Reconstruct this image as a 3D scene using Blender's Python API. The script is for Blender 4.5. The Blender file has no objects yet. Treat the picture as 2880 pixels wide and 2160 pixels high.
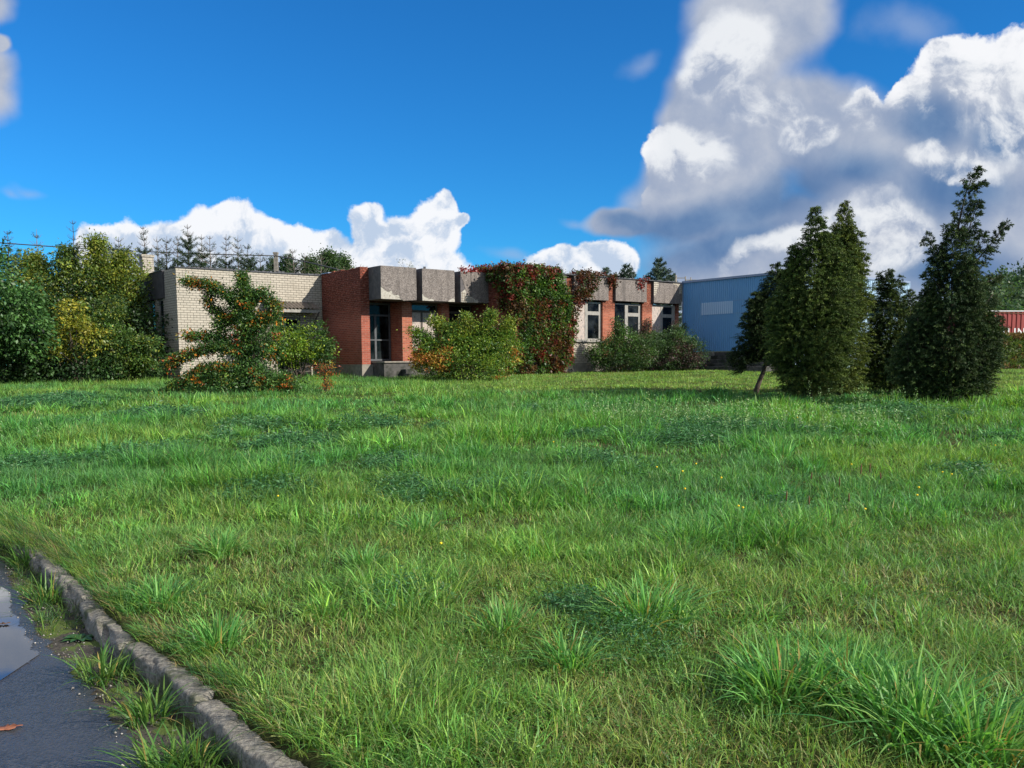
import bpy, math, numpy as np
from mathutils import Vector, Matrix
R = math.radians
rng = np.random.default_rng(7)
sc = bpy.context.scene
col = sc.collection

# ------------------------------------------------------------------ camera
EYE = 1.6
cam_d = bpy.data.cameras.new("camera"); cam = bpy.data.objects.new("camera", cam_d); col.objects.link(cam)
FPX = 890.144
cam_d.sensor_fit = 'HORIZONTAL'; cam_d.sensor_width = 36.0
cam_d.lens = 36.0 * FPX / 1024.0
cam_d.shift_y = (449.815 - 384.0) / 1024.0
cam_d.clip_start = 0.05; cam_d.clip_end = 6000
pitch = math.atan((449.815 - 361.665) / FPX)
cam.matrix_world = Matrix.Translation((0, 0, EYE)) @ Matrix.Rotation(R(90) - pitch, 4, 'X') @ Matrix.Rotation(R(-0.447), 4, 'Z')
sc.camera = cam

# ------------------------------------------------------------------ light
SUN_EL = R(30.0)
SUNV = Vector((0.91 * math.cos(SUN_EL), -0.415 * math.cos(SUN_EL), math.sin(SUN_EL))).normalized()
sd = bpy.data.lights.new("sun", 'SUN'); sd.energy = 4.6; sd.angle = R(0.53); sd.color = (1.0, 0.93, 0.82)
so = bpy.data.objects.new("sun", sd); col.objects.link(so)
so.rotation_euler = SUNV.to_track_quat('Z', 'Y').to_euler()

vs = sc.view_settings
vs.view_transform = 'Standard'; vs.look = 'None'; vs.exposure = 0.6; vs.gamma = 1.0

world = bpy.data.worlds.new("World"); sc.world = world; world.use_nodes = True
def build_world():
    nt = world.node_tree; N = nt.nodes; L = nt.links; N.clear()
    STR = 0.1
    EXPC = 0.66   # clouds are given in picture brightness; the exposure is taken out here
    out = N.new('ShaderNodeOutputWorld'); bg = N.new('ShaderNodeBackground'); bg.inputs[1].default_value = STR
    L.new(bg.outputs[0], out.inputs[0])
    sky = N.new('ShaderNodeTexSky'); sky.sky_type = 'NISHITA'; sky.sun_disc = False
    sky.sun_elevation = SUN_EL; sky.sun_rotation = math.atan2(SUNV.x, SUNV.y)
    sky.altitude = 50; sky.air_density = 1.0; sky.dust_density = 0.0; sky.ozone_density = 2.0
    hs = N.new('ShaderNodeHueSaturation'); hs.inputs['Saturation'].default_value = 1.12; hs.inputs['Value'].default_value = 1.0
    hs.inputs['Hue'].default_value = 0.5
    L.new(sky.outputs[0], hs.inputs['Color'])
    tn = N.new('ShaderNodeMix'); tn.data_type = 'RGBA'; tn.blend_type = 'MULTIPLY'; tn.inputs[0].default_value = 1.0; L.new(hs.outputs[0], tn.inputs[6]); tn.inputs[7].default_value = (0.12, 0.57, 0.96, 1)
    tc = N.new('ShaderNodeTexCoord'); sep = N.new('ShaderNodeSeparateXYZ'); L.new(tc.outputs['Generated'], sep.inputs[0])
    def M(op, a, b=None, c=None, clamp=False):
        m = N.new('ShaderNodeMath'); m.operation = op; m.use_clamp = clamp
        for i, v in enumerate((a, b, c)):
            if v is None: continue
            if isinstance(v, (int, float)): m.inputs[i].default_value = v
            else: L.new(v, m.inputs[i])
        return m.outputs[0]
    ym = M('MAXIMUM', sep.outputs[1], 0.02)
    u = M('DIVIDE', sep.outputs[0], ym); w = M('DIVIDE', sep.outputs[2], ym)
    cmb = N.new('ShaderNodeCombineXYZ'); L.new(u, cmb.inputs[0]); L.new(w, cmb.inputs[1])
    def noise(scale, detail, rough, loc=(0, 0, 0), src=None, out=1):
        mp = N.new('ShaderNodeMapping'); mp.inputs['Location'].default_value = loc
        L.new(src or cmb.outputs[0], mp.inputs[0])
        n = N.new('ShaderNodeTexNoise'); n.inputs['Scale'].default_value = scale; n.inputs['Detail'].default_value = detail
        n.inputs['Roughness'].default_value = rough; L.new(mp.outputs[0], n.inputs['Vector'])
        return n.outputs[out]
    # billowing: shift the look-up direction with fractal noise
    def warp(scale, detail, amp, loc, src=None):
        n = noise(scale, detail, 0.55, loc, src)
        s = N.new('ShaderNodeVectorMath'); s.operation = 'SUBTRACT'; L.new(n, s.inputs[0]); s.inputs[1].default_value = (0.5, 0.5, 0.5)
        k = N.new('ShaderNodeVectorMath'); k.operation = 'SCALE'; L.new(s.outputs[0], k.inputs[0]); k.inputs['Scale'].default_value = amp
        a = N.new('ShaderNodeVectorMath'); a.operation = 'ADD'; L.new(src or cmb.outputs[0], a.inputs[0]); L.new(k.outputs[0], a.inputs[1])
        return a.outputs[0]
    wv = warp(9.0, 7.0, 0.075, (3, 1, 0))
    wv2 = warp(4.5, 4.0, 0.10, (7, 5, 0))
    chain = [None]
    def blobs(lst, src, k=1.0):
        res = None; first = src
        for bi, (cx, cy, rx, ry, rot) in enumerate(lst):
            if bi % 3 == 0 and (res or chain[0]):   # makes the shader evaluate the blobs in turn and not all at once
                ch = N.new('ShaderNodeVectorMath'); ch.operation = 'MULTIPLY_ADD'; L.new(res or chain[0], ch.inputs[0]); ch.inputs[1].default_value = (1e-7,)*3; L.new(first, ch.inputs[2]); src = ch.outputs[0]
            mp = N.new('ShaderNodeMapping'); mp.vector_type = 'TEXTURE'
            mp.inputs['Location'].default_value = (cx, cy, 0); mp.inputs['Rotation'].default_value = (0, 0, R(rot)); mp.inputs['Scale'].default_value = (rx, ry, 1)
            L.new(src, mp.inputs[0])
            ln = N.new('ShaderNodeVectorMath'); ln.operation = 'LENGTH'; L.new(mp.outputs[0], ln.inputs[0])
            d = M('SUBTRACT', 1.0, ln.outputs['Value'])
            res = d if res is None else M('SMOOTH_MAX', res, d, 0.25)
        chain[0] = res
        return res
    def sstep(v, a, b):
        m = N.new('ShaderNodeMapRange'); m.interpolation_type = 'SMOOTHSTEP'
        m.inputs['From Min'].default_value = a; m.inputs['From Max'].default_value = b; L.new(v, m.inputs['Value']); return m.outputs[0]
    def mix(f, a, b):
        m = N.new('ShaderNodeMix'); m.data_type = 'RGBA'
        if isinstance(f, (int, float)): m.inputs[0].default_value = f
        else: L.new(f, m.inputs[0])
        for i, v in ((6, a), (7, b)):
            if isinstance(v, tuple): m.inputs[i].default_value = (*[x * EXPC / STR for x in v], 1)
            else: L.new(v, m.inputs[i])
        return m.outputs[2]
    n1 = noise(7.0, 8.0, 0.6, (1, 2, 0), None, 0); n2 = noise(3.2, 6.0, 0.55, (5, 9, 0), None, 0)
    # relief: the same billows looked up a step towards the sun; their difference lights one flank
    r1 = noise(11.0, 7.0, 0.62, (2, 8, 0), wv, 0); r2 = noise(11.0, 7.0, 0.62, (2 + 0.012, 8 + 0.016, 0), wv, 0)
    s1 = noise(4.0, 5.0, 0.55, (2, 4, 0), wv2, 0); s2 = noise(4.0, 5.0, 0.55, (2 + 0.03, 4 + 0.03, 0), wv2, 0)
    rel = M('MULTIPLY', M('SUBTRACT', r1, r2), 3.0); rels = M('MULTIPLY', M('SUBTRACT', s1, s2), 3.0)
    n4 = noise(24.0, 6.0, 0.62, (4, 4, 0), wv, 0)
    nn = M('ADD', M('MULTIPLY', M('SUBTRACT', n1, 0.5), 0.45), M('MULTIPLY', M('SUBTRACT', n4, 0.5), 0.45))
    CUML = [(-0.395, 0.1232, 0.0988, 0.039, 0), (-0.3175, 0.1427, 0.0572, 0.0375, -10), (-0.2518, 0.1247, 0.0624, 0.0312, -12), (-0.4457, 0.1312, 0.0416, 0.025, 15), (-0.3609, 0.0851, 0.1717, 0.0572, 0), (-0.2068, 0.089, 0.078, 0.0468, 0), (-0.2799, 0.054, 0.2497, 0.0572, 0), (-0.1568, 0.1415, 0.027, 0.0323, 0), (-0.1162, 0.1286, 0.0375, 0.039, 0), (-0.0878, 0.151, 0.0375, 0.039, 0), (-0.0782, 0.1733, 0.0218, 0.0198, 0), (-0.0597, 0.1542, 0.0198, 0.0125, 0), (-0.1043, 0.0832, 0.0728, 0.052, 0), (0.06, 0.092, 0.052, 0.0312, 0), (0.1061, 0.1108, 0.039, 0.026, 0)]
    CUMR = [(0.4948, 0.2991, 0.065, 0.0614, 0), (0.5541, 0.2671, 0.0728, 0.0936, 0), (0.4454, 0.2776, 0.0364, 0.0312, 0), (0.3854, 0.2659, 0.0286, 0.0375, 0), (0.1919, 0.2183, 0.0479, 0.0375, 0), (0.1644, 0.1715, 0.026, 0.0208, 0), (0.4189, 0.2436, 0.0416, 0.0312, 0)]
    SOFT = [(0.275, 0.3658, 0.0962, 0.0728, 20), (0.226, 0.3084, 0.078, 0.0598, 35), (0.2014, 0.2722, 0.0546, 0.0442, 20), (0.202, 0.2182, 0.0572, 0.0468, 0), (0.3026, 0.2494, 0.1196, 0.0676, 0), (0.405, 0.2044, 0.1352, 0.078, 0), (0.2331, 0.1759, 0.104, 0.0676, 0), (0.5131, 0.1688, 0.1352, 0.1092, 0), (0.3565, 0.125, 0.2185, 0.0728, 0), (0.134, 0.1568, 0.0598, 0.0198, 8), (0.5115, 0.0885, 0.1196, 0.0624, 0), (0.2753, 0.0954, 0.1457, 0.0468, 0), (0.3841, 0.0591, 0.2497, 0.0728, 0), (0.4747, 0.2383, 0.0884, 0.052, 0), (-0.5898, 0.3025, 0.0624, 0.052, 10), (-0.5523, 0.3384, 0.0156, 0.0114, 0), (-0.5918, 0.3818, 0.0676, 0.0364, 0)]
    DARK = [(0.3043, 0.1754, 0.1404, 0.0442, 22), (0.1978, 0.1513, 0.0988, 0.0338, 10), (0.487, 0.1839, 0.1092, 0.0416, 0), (0.1416, 0.1567, 0.052, 0.0177, 0), (0.2339, 0.1209, 0.1196, 0.0312, 15), (0.4589, 0.2531, 0.0624, 0.0312, 0), (0.3797, 0.2046, 0.078, 0.0312, 0), (0.4905, 0.0988, 0.0884, 0.0364, 0), (0.5404, 0.2378, 0.052, 0.0312, 0)]
    BRIGHT = [(0.1969, 0.2257, 0.0479, 0.0323, 10), (0.5073, 0.3015, 0.0728, 0.0572, 0), (0.4478, 0.2801, 0.0312, 0.026, 0), (0.2718, 0.2731, 0.0416, 0.0218, 0), (0.3851, 0.2757, 0.027, 0.0323, 0), (0.4858, 0.2136, 0.052, 0.0166, 0), (0.3006, 0.1129, 0.078, 0.0302, 15), (0.4073, 0.1347, 0.0728, 0.0442, 0), (0.5445, 0.2574, 0.0364, 0.0416, 0), (0.3229, 0.2468, 0.0364, 0.0208, 0), (0.2358, 0.3229, 0.0572, 0.0468, 0), (-0.6126, 0.3002, 0.0312, 0.0312, 0)]
    WISP = [(0.1405, 0.3332, 0.0312, 0.0156, 30), (0.0703, 0.1513, 0.026, 0.0094, 0), (0.4304, 0.3455, 0.0676, 0.0312, 0), (-0.5548, 0.1819, 0.0208, 0.0104, 0), (0.0037, 0.1116, 0.0416, 0.0104, 0), (-0.5393, 0.1868, 0.026, 0.0104, 0)]
    fs = M('ADD', blobs(SOFT, wv2), M('MULTIPLY', M('SUBTRACT', n2, 0.5), 0.75))
    soft = sstep(fs, -0.06, 0.32)
    fl = M('ADD', blobs(CUML, wv), nn); fr = M('ADD', blobs(CUMR, wv), nn)
    dark = sstep(M('ADD', blobs(DARK, wv2), M('MULTIPLY', M('SUBTRACT', n2, 0.5), 1.1)), -0.35, 0.75)
    # puffs in the big cloud: a crisp sunlit crown that fades into grey below
    fb = M('ADD', blobs(BRIGHT, wv), nn)
    fsh = M('ADD', blobs([(x - 0.12*a, y - 0.62*b, a*1.05, b, q) for x, y, a, b, q in BRIGHT], wv2), M('SUBTRACT', M('MULTIPLY', M('SUBTRACT', n1, 0.5), 0.8), M('MULTIPLY', rel, 1.6)))
    bright = M('MULTIPLY', M('MULTIPLY', sstep(fb, -0.12, 0.30), M('SUBTRACT', 1.0, sstep(fsh, -0.25, 0.95))), 0.92)
    wisp = M('MULTIPLY', sstep(M('ADD', blobs(WISP, wv2), M('MULTIPLY', M('SUBTRACT', n1, 0.5), 1.4)), 0.0, 1.1), 0.45)
    c = mix(wisp, tn.outputs[2], (0.40, 0.50, 0.70))
    lit = M('ADD', M('MULTIPLY', M('SUBTRACT', n2, 0.5), 1.6), M('ADD', rels, M('MULTIPLY', rel, 0.5)))
    softc = mix(sstep(lit, -0.5, 0.5), (0.34, 0.41, 0.56), (0.54, 0.58, 0.67))
    softd = mix(sstep(lit, -0.6, 0.6), (0.10, 0.20, 0.40), (0.20, 0.31, 0.50))
    softc = mix(dark, softc, softd)
    softc = mix(bright, softc, (0.86, 0.885, 0.92))
    rim = mix(sstep(M('SUBTRACT', M('MULTIPLY', fr, 1.0), rel), 0.10, 0.75), (0.93, 0.94, 0.97), softc)
    c = mix(sstep(fr, 0.0, 0.12), c, rim)
    c = mix(soft, c, softc)
    shade = sstep(M('SUBTRACT', M('ADD', fl, M('MULTIPLY', M('SUBTRACT', n2, 0.5), 0.8)), M('MULTIPLY', rel, 2.2)), -0.05, 0.95)
    cumc = mix(shade, (0.93, 0.95, 0.99), (0.52, 0.63, 0.80))
    c = mix(sstep(fl, 0.0, 0.16), c, cumc)
    # unseen broken cloud added overhead and behind the viewer, neutral fill for shaded sides
    bn = noise(2.2, 5.0, 0.6, (4, 1, 2), tc.outputs['Generated'], 0)
    back = M('MAXIMUM', sstep(sep.outputs[1], 0.10, -0.15), sstep(w, 0.75, 1.5))
    c = mix(M('MULTIPLY', back, sstep(bn, 0.40, 0.56)), c, (0.80, 0.81, 0.84))
    L.new(c, bg.inputs[0])
    world.cycles.sampling_method = 'MANUAL'; world.cycles.sample_map_resolution = 512
build_world()

# ------------------------------------------------------------------ helpers
def tag(o, label=None, cat=None, group=None, kind=None):
    for k, v in (('label', label), ('category', cat), ('group', group), ('kind', kind)):
        if v: o[k] = v
    return o
def empty(name, loc=(0, 0, 0), rz=0.0):
    o = bpy.data.objects.new(name, None); col.objects.link(o); o.location = loc; o.rotation_euler = (0, 0, rz)
    o.empty_display_size = 0.2
    return o
def link(name, me, mat, parent=None):
    o = bpy.data.objects.new(name, me); col.objects.link(o)
    if mat: me.materials.append(mat)
    if parent: o.parent = parent
    return o
def fastmesh(name, V, loops, starts, colors=None, smooth=False):
    me = bpy.data.meshes.new(name)
    me.vertices.add(len(V)); me.vertices.foreach_set('co', np.ascontiguousarray(V, dtype=np.float32).ravel())
    me.loops.add(len(loops)); me.loops.foreach_set('vertex_index', np.ascontiguousarray(loops, dtype=np.int32))
    me.polygons.add(len(starts)); me.polygons.foreach_set('loop_start', np.ascontiguousarray(starts, dtype=np.int32))
    me.update(calc_edges=True)
    if smooth: me.polygons.foreach_set('use_smooth', np.ones(len(starts), dtype=bool))
    if colors is not None:
        a = me.attributes.new('Col', 'FLOAT_COLOR', 'FACE')
        c = np.ones((len(starts), 4), dtype=np.float32); c[:, :3] = colors
        a.data.foreach_set('color', c.ravel())
    return me
class MB:
    def __init__(s): s.v = []; s.f = []; s.sm = []
    def quad(s, a, b, c, d, smooth=False):
        i = len(s.v); s.v += [a, b, c, d]; s.f.append((i, i+1, i+2, i+3)); s.sm.append(smooth)
    def box(s, x0, x1, y0, y1, z0, z1):
        x0, x1 = min(x0, x1), max(x0, x1); y0, y1 = min(y0, y1), max(y0, y1); z0, z1 = min(z0, z1), max(z0, z1)
        i = len(s.v)
        s.v += [(x0,y0,z0),(x1,y0,z0),(x1,y1,z0),(x0,y1,z0),(x0,y0,z1),(x1,y0,z1),(x1,y1,z1),(x0,y1,z1)]
        for f in ((0,3,2,1),(4,5,6,7),(0,1,5,4),(1,2,6,5),(2,3,7,6),(3,0,4,7)): s.f.append(tuple(i+k for k in f)); s.sm.append(False)
        return s
    def prism_y(s, poly, y0, y1):   # polygon (x,z) extruded along y
        n = len(poly); i = len(s.v)
        s.v += [(x, y0, z) for x, z in poly] + [(x, y1, z) for x, z in poly]
        s.f.append(tuple(i + k for k in range(n))); s.f.append(tuple(i + n + k for k in range(n-1, -1, -1))); s.sm += [False, False]
        for k in range(n):
            j = (k + 1) % n; s.f.append((i + k, i + n + k, i + n + j, i + j)); s.sm.append(False)
        return s
    def prism_z(s, poly, z0, z1):
        n = len(poly); i = len(s.v)
        s.v += [(x, y, z0) for x, y in poly] + [(x, y, z1) for x, y in poly]
        s.f.append(tuple(i + k for k in range(n-1, -1, -1))); s.f.append(tuple(i + n + k for k in range(n))); s.sm += [False, False]
        for k in range(n):
            j = (k + 1) % n; s.f.append((i + k, i + j, i + n + j, i + n + k)); s.sm.append(False)
        return s
    def tube(s, pts, rad, n=6):
        pts = [Vector(p) for p in pts]
        if not hasattr(rad, '__len__'): rad = [rad] * len(pts)
        i0 = len(s.v); up = Vector((0.13, 0.27, 1)).normalized()
        for k, p in enumerate(pts):
            d = (pts[min(k+1, len(pts)-1)] - pts[max(k-1, 0)]).normalized()
            a = d.cross(up)
            if a.length < 1e-3: a = d.cross(Vector((1, 0, 0)))
            a.normalize(); b = d.cross(a)
            for j in range(n):
                t = 2 * math.pi * j / n; s.v.append(tuple(p + (a * math.cos(t) + b * math.sin(t)) * rad[k]))
        for k in range(len(pts) - 1):
            for j in range(n):
                q = (j + 1) % n
                s.f.append((i0 + k*n + j, i0 + k*n + q, i0 + (k+1)*n + q, i0 + (k+1)*n + j)); s.sm.append(True)
        s.f.append(tuple(i0 + j for j in range(n-1, -1, -1))); s.sm.append(False)
        m = i0 + (len(pts)-1)*n; s.f.append(tuple(m + j for j in range(n))); s.sm.append(False)
        return s
    def mesh(s, name):
        me = bpy.data.meshes.new(name); me.from_pydata([tuple(v) for v in s.v], [], s.f); me.update()
        me.polygons.foreach_set('use_smooth', s.sm)
        uv = me.uv_layers.new(name='UVMap')
        for p in me.polygons:
            n = p.normal
            for li in p.loop_indices:
                c = me.vertices[me.loops[li].vertex_index].co
                if abs(n.z) > 0.7: uv.data[li].uv = (c.x, c.y)
                elif abs(n.y) >= abs(n.x): uv.data[li].uv = (c.x, c.z)
                else: uv.data[li].uv = (c.y, c.z)
        return me
    def build(s, name, mat, parent=None, bevel=0.0):
        o = link(name, s.mesh(name), mat, parent)
        if bevel:
            b = o.modifiers.new('bevel', 'BEVEL'); b.width = bevel; b.segments = 1; b.limit_method = 'ANGLE'; b.angle_limit = R(40)
        return o
def vnoise(x, y, seed=0):
    r = np.random.default_rng(seed); T = r.random((64, 64))
    xi = np.floor(x).astype(int); yi = np.floor(y).astype(int); fx = x - xi; fy = y - yi
    fx = fx*fx*(3-2*fx); fy = fy*fy*(3-2*fy)
    a = T[xi % 64, yi % 64]; b = T[(xi+1) % 64, yi % 64]; c = T[xi % 64, (yi+1) % 64]; d = T[(xi+1) % 64, (yi+1) % 64]
    return (a*(1-fx)+b*fx)*(1-fy) + (c*(1-fx)+d*fx)*fy
def fbm(x, y, seed=0, oct=4):
    s = 0; a = 0.5; t = 0
    for k in range(oct): s = s + a*vnoise(x*2**k, y*2**k, seed+k); t += a; a *= 0.5
    return s / t

# ------------------------------------------------------------------ materials
def newmat(name):
    m = bpy.data.materials.new(name); m.use_nodes = True; nt = m.node_tree; nt.nodes.clear()
    out = nt.nodes.new('ShaderNodeOutputMaterial'); p = nt.nodes.new('ShaderNodeBsdfPrincipled'); nt.links.new(p.outputs[0], out.inputs[0])
    return m, nt, p, out
def nd(nt, typ, **kw):
    n = nt.nodes.new(typ)
    for k, v in kw.items():
        if k.startswith('i_'): n.inputs[k[2:].replace('_', ' ')].default_value = v
        else: setattr(n, k, v)
    return n
def mixc(nt, fac, a, b, blend='MIX'):
    m = nt.nodes.new('ShaderNodeMix'); m.data_type = 'RGBA'; m.blend_type = blend
    if isinstance(fac, (int, float)): m.inputs[0].default_value = fac
    else: nt.links.new(fac, m.inputs[0])
    for i, v in ((6, a), (7, b)):
        if isinstance(v, tuple): m.inputs[i].default_value = (*v[:3], 1)
        else: nt.links.new(v, m.inputs[i])
    return m.outputs[2]
def noise(nt, scale, detail=5, rough=0.6, coord='Object', stretch=None, color=False):
    tc = nd(nt, 'ShaderNodeTexCoord'); src = tc.outputs[coord]
    if stretch:
        mp = nd(nt, 'ShaderNodeMapping'); mp.inputs['Scale'].default_value = stretch; nt.links.new(src, mp.inputs[0]); src = mp.outputs[0]
    n = nd(nt, 'ShaderNodeTexNoise'); n.inputs['Scale'].default_value = scale; n.inputs['Detail'].default_value = detail; n.inputs['Roughness'].default_value = rough
    nt.links.new(src, n.inputs['Vector']); return n.outputs[1 if color else 0]
def ramp(nt, src, a, b):
    m = nd(nt, 'ShaderNodeMapRange', interpolation_type='SMOOTHSTEP'); m.inputs['From Min'].default_value = a; m.inputs['From Max'].default_value = b
    nt.links.new(src, m.inputs['Value']); return m.outputs[0]
def bump(nt, p, h, strength=0.5, dist=0.02):
    b = nd(nt, 'ShaderNodeBump'); b.inputs['Strength'].default_value = strength; b.inputs['Distance'].default_value = dist
    nt.links.new(h, b.inputs['Height']); nt.links.new(b.outputs[0], p.inputs['Normal'])
def rough_mat(name, c1, c2, scale=6, rough=0.9, bs=0.4, c3=None, s3=1.2, t3=(0.5, 0.7), bd=0.02, stretch=None, spec=0.3):
    m, nt, p, o = newmat(name)
    n = noise(nt, scale, 8, 0.65, stretch=stretch); c = mixc(nt, ramp(nt, n, 0.3, 0.7), c1, c2)
    if c3: c = mixc(nt, ramp(nt, noise(nt, s3, 6, 0.6, stretch=stretch), *t3), c, c3)
    nt.links.new(c, p.inputs['Base Color']); p.inputs['Roughness'].default_value = rough; p.inputs['Specular IOR Level'].default_value = spec
    if bs: bump(nt, p, n, bs, bd)
    return m
def brick_mat(name, c1, c2, mort, bw, rh, ms, sq=(1.0, 2), stain=None, bs=0.6, rag=0.0, bias=0.0, spall=None):
    m, nt, p, o = newmat(name)
    tc = nd(nt, 'ShaderNodeTexCoord'); src = tc.outputs['UV']
    if rag:
        n = nd(nt, 'ShaderNodeTexNoise'); n.inputs['Scale'].default_value = 9; n.inputs['Detail'].default_value = 4; nt.links.new(src, n.inputs[0])
        s = nd(nt, 'ShaderNodeVectorMath', operation='SUBTRACT'); nt.links.new(n.outputs[1], s.inputs[0]); s.inputs[1].default_value = (.5, .5, .5)
        k = nd(nt, 'ShaderNodeVectorMath', operation='SCALE'); nt.links.new(s.outputs[0], k.inputs[0]); k.inputs['Scale'].default_value = rag
        a = nd(nt, 'ShaderNodeVectorMath', operation='ADD'); nt.links.new(src, a.inputs[0]); nt.links.new(k.outputs[0], a.inputs[1]); src = a.outputs[0]
    b = nd(nt, 'ShaderNodeTexBrick'); b.offset = 0.5; b.squash = sq[0]; b.squash_frequency = sq[1]
    b.inputs['Color1'].default_value = (*c1, 1); b.inputs['Color2'].default_value = (*c2, 1); b.inputs['Mortar'].default_value = (*mort, 1)
    b.inputs['Scale'].default_value = 1; b.inputs['Brick Width'].default_value = bw; b.inputs['Row Height'].default_value = rh
    b.inputs['Mortar Size'].default_value = ms; b.inputs['Mortar Smooth'].default_value = 0.2; b.inputs['Bias'].default_value = bias
    nt.links.new(src, b.inputs['Vector'])
    c = b.outputs[0]
    if stain:
        c = mixc(nt, ramp(nt, noise(nt, stain[1], 7, 0.65), stain[2], stain[3]), c, stain[0], stain[4] if len(stain) > 4 else 'MIX')
    f = noise(nt, 30, 4, 0.6); c = mixc(nt, 0.35, c, mixc(nt, f, (0.25,)*3, (0.75,)*3), 'OVERLAY')
    h = b.outputs['Fac']; inv = nd(nt, 'ShaderNodeMath', operation='SUBTRACT'); inv.inputs[0].default_value = 1; nt.links.new(h, inv.inputs[1]); h = inv.outputs[0]
    if spall:   # weathered courses: bricks eaten away unevenly high on the wall
        sx = nd(nt, 'ShaderNodeSeparateXYZ'); nt.links.new(tc.outputs['Object'], sx.inputs[0])
        zz = ramp(nt, sx.outputs[2], spall[0], spall[1]); ns = ramp(nt, noise(nt, 7, 5, 0.7, stretch=(1, 1, 2.2)), 0.38, 0.6)
        q = nd(nt, 'ShaderNodeMath', operation='MULTIPLY'); nt.links.new(zz, q.inputs[0]); nt.links.new(ns, q.inputs[1])
        c = mixc(nt, q.outputs[0], c, spall[2], 'MULTIPLY')
        q2 = nd(nt, 'ShaderNodeMath', operation='MULTIPLY_ADD'); nt.links.new(q.outputs[0], q2.inputs[0]); q2.inputs[1].default_value = -1.6; nt.links.new(h, q2.inputs[2]); h = q2.outputs[0]
    nt.links.new(c, p.inputs['Base Color']); p.inputs['Roughness'].default_value = 0.92; p.inputs['Specular IOR Level'].default_value = 0.2
    bump(nt, p, h, bs, 0.02)
    return m
def foliage_mat(name, trans=0.35, rough=0.5, spec=0.35):
    m, nt, p, o = newmat(name)
    a = nd(nt, 'ShaderNodeAttribute', attribute_name='Col'); nt.links.new(a.outputs['Color'], p.inputs['Base Color'])
    p.inputs['Roughness'].default_value = rough; p.inputs['Specular IOR Level'].default_value = spec
    t = nd(nt, 'ShaderNodeBsdfTranslucent'); c = mixc(nt, 1.0, a.outputs['Color'], (1.15, 1.2, 0.55), 'MULTIPLY'); nt.links.new(c, t.inputs['Color'])
    mx = nd(nt, 'ShaderNodeMixShader'); mx.inputs[0].default_value = trans
    nt.links.new(p.outputs[0], mx.inputs[1]); nt.links.new(t.outputs[0], mx.inputs[2]); nt.links.new(mx.outputs[0], o.inputs[0])
    return m
def glass_mat(name, tint=(0.12, 0.16, 0.19), rough=0.03, dirt=0.05, ior=1.4):
    m, nt, p, o = newmat(name)
    g = nd(nt, 'ShaderNodeBsdfGlossy'); g.inputs['Roughness'].default_value = rough; g.inputs['Color'].default_value = (0.9, 0.95, 1, 1)
    t = nd(nt, 'ShaderNodeBsdfTransparent'); t.inputs['Color'].default_value = (*tint, 1)
    d = nd(nt, 'ShaderNodeBsdfDiffuse'); d.inputs['Color'].default_value = (0.22, 0.27, 0.29, 1)
    f = nd(nt, 'ShaderNodeFresnel'); f.inputs['IOR'].default_value = ior
    m1 = nd(nt, 'ShaderNodeMixShader'); nt.links.new(f.outputs[0], m1.inputs[0]); nt.links.new(t.outputs[0], m1.inputs[1]); nt.links.new(g.outputs[0], m1.inputs[2])
    m2 = nd(nt, 'ShaderNodeMixShader'); q = nd(nt, 'ShaderNodeMath', operation='MULTIPLY'); nt.links.new(ramp(nt, noise(nt, 2.5, 6, 0.6), 0.3, 0.8), q.inputs[0]); q.inputs[1].default_value = dirt * 2
    nt.links.new(q.outputs[0], m2.inputs[0]); nt.links.new(m1.outputs[0], m2.inputs[1]); nt.links.new(d.outputs[0], m2.inputs[2]); nt.links.new(m2.outputs[0], o.inputs[0])
    b = nd(nt, 'ShaderNodeBump'); b.inputs['Strength'].default_value = 0.06; b.inputs['Distance'].default_value = 0.02; nt.links.new(noise(nt, 1.5, 2, 0.5), b.inputs['Height']); nt.links.new(b.outputs[0], g.inputs['Normal'])
    return m

M_leaf = foliage_mat('leaf', 0.32, 0.45, 0.35)
M_grass = foliage_mat('grass_blade', 0.38, 0.46, 0.32)
M_needle = foliage_mat('needle', 0.12, 0.6, 0.2)
M_bark = rough_mat('bark', (0.055, 0.042, 0.032), (0.12, 0.095, 0.075), 14, 0.95, 0.6)
M_twig = rough_mat('dry_twig', (0.12, 0.098, 0.08), (0.19, 0.165, 0.14), 14, 0.9, 0.3)
M_white = brick_mat('silicate_brick', (0.43, 0.39, 0.325), (0.37, 0.34, 0.285), (0.10, 0.09, 0.075), 0.26, 0.1, 0.0085, (0.5, 7), ((0.30, 0.27, 0.22), 1.1, 0.5, 0.8), 0.7)
M_red = brick_mat('red_brick', (0.35, 0.095, 0.06), (0.22, 0.06, 0.04), (0.40, 0.22, 0.17), 0.26, 0.077, 0.008, (1.0, 2), ((0.27, 0.085, 0.055), 1.6, 0.5, 0.75), 0.9, 0.006, 0, (3.1, 4.3, (0.45, 0.36, 0.34)))
M_redp = brick_mat('orange_brick', (0.40, 0.135, 0.08), (0.27, 0.085, 0.055), (0.50, 0.29, 0.21), 0.26, 0.077, 0.007, (1.0, 2), ((0.32, 0.10, 0.06), 2, 0.5, 0.75), 0.9, 0.006, 0, (3.75, 4.25, (0.5, 0.42, 0.4)))
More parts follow.
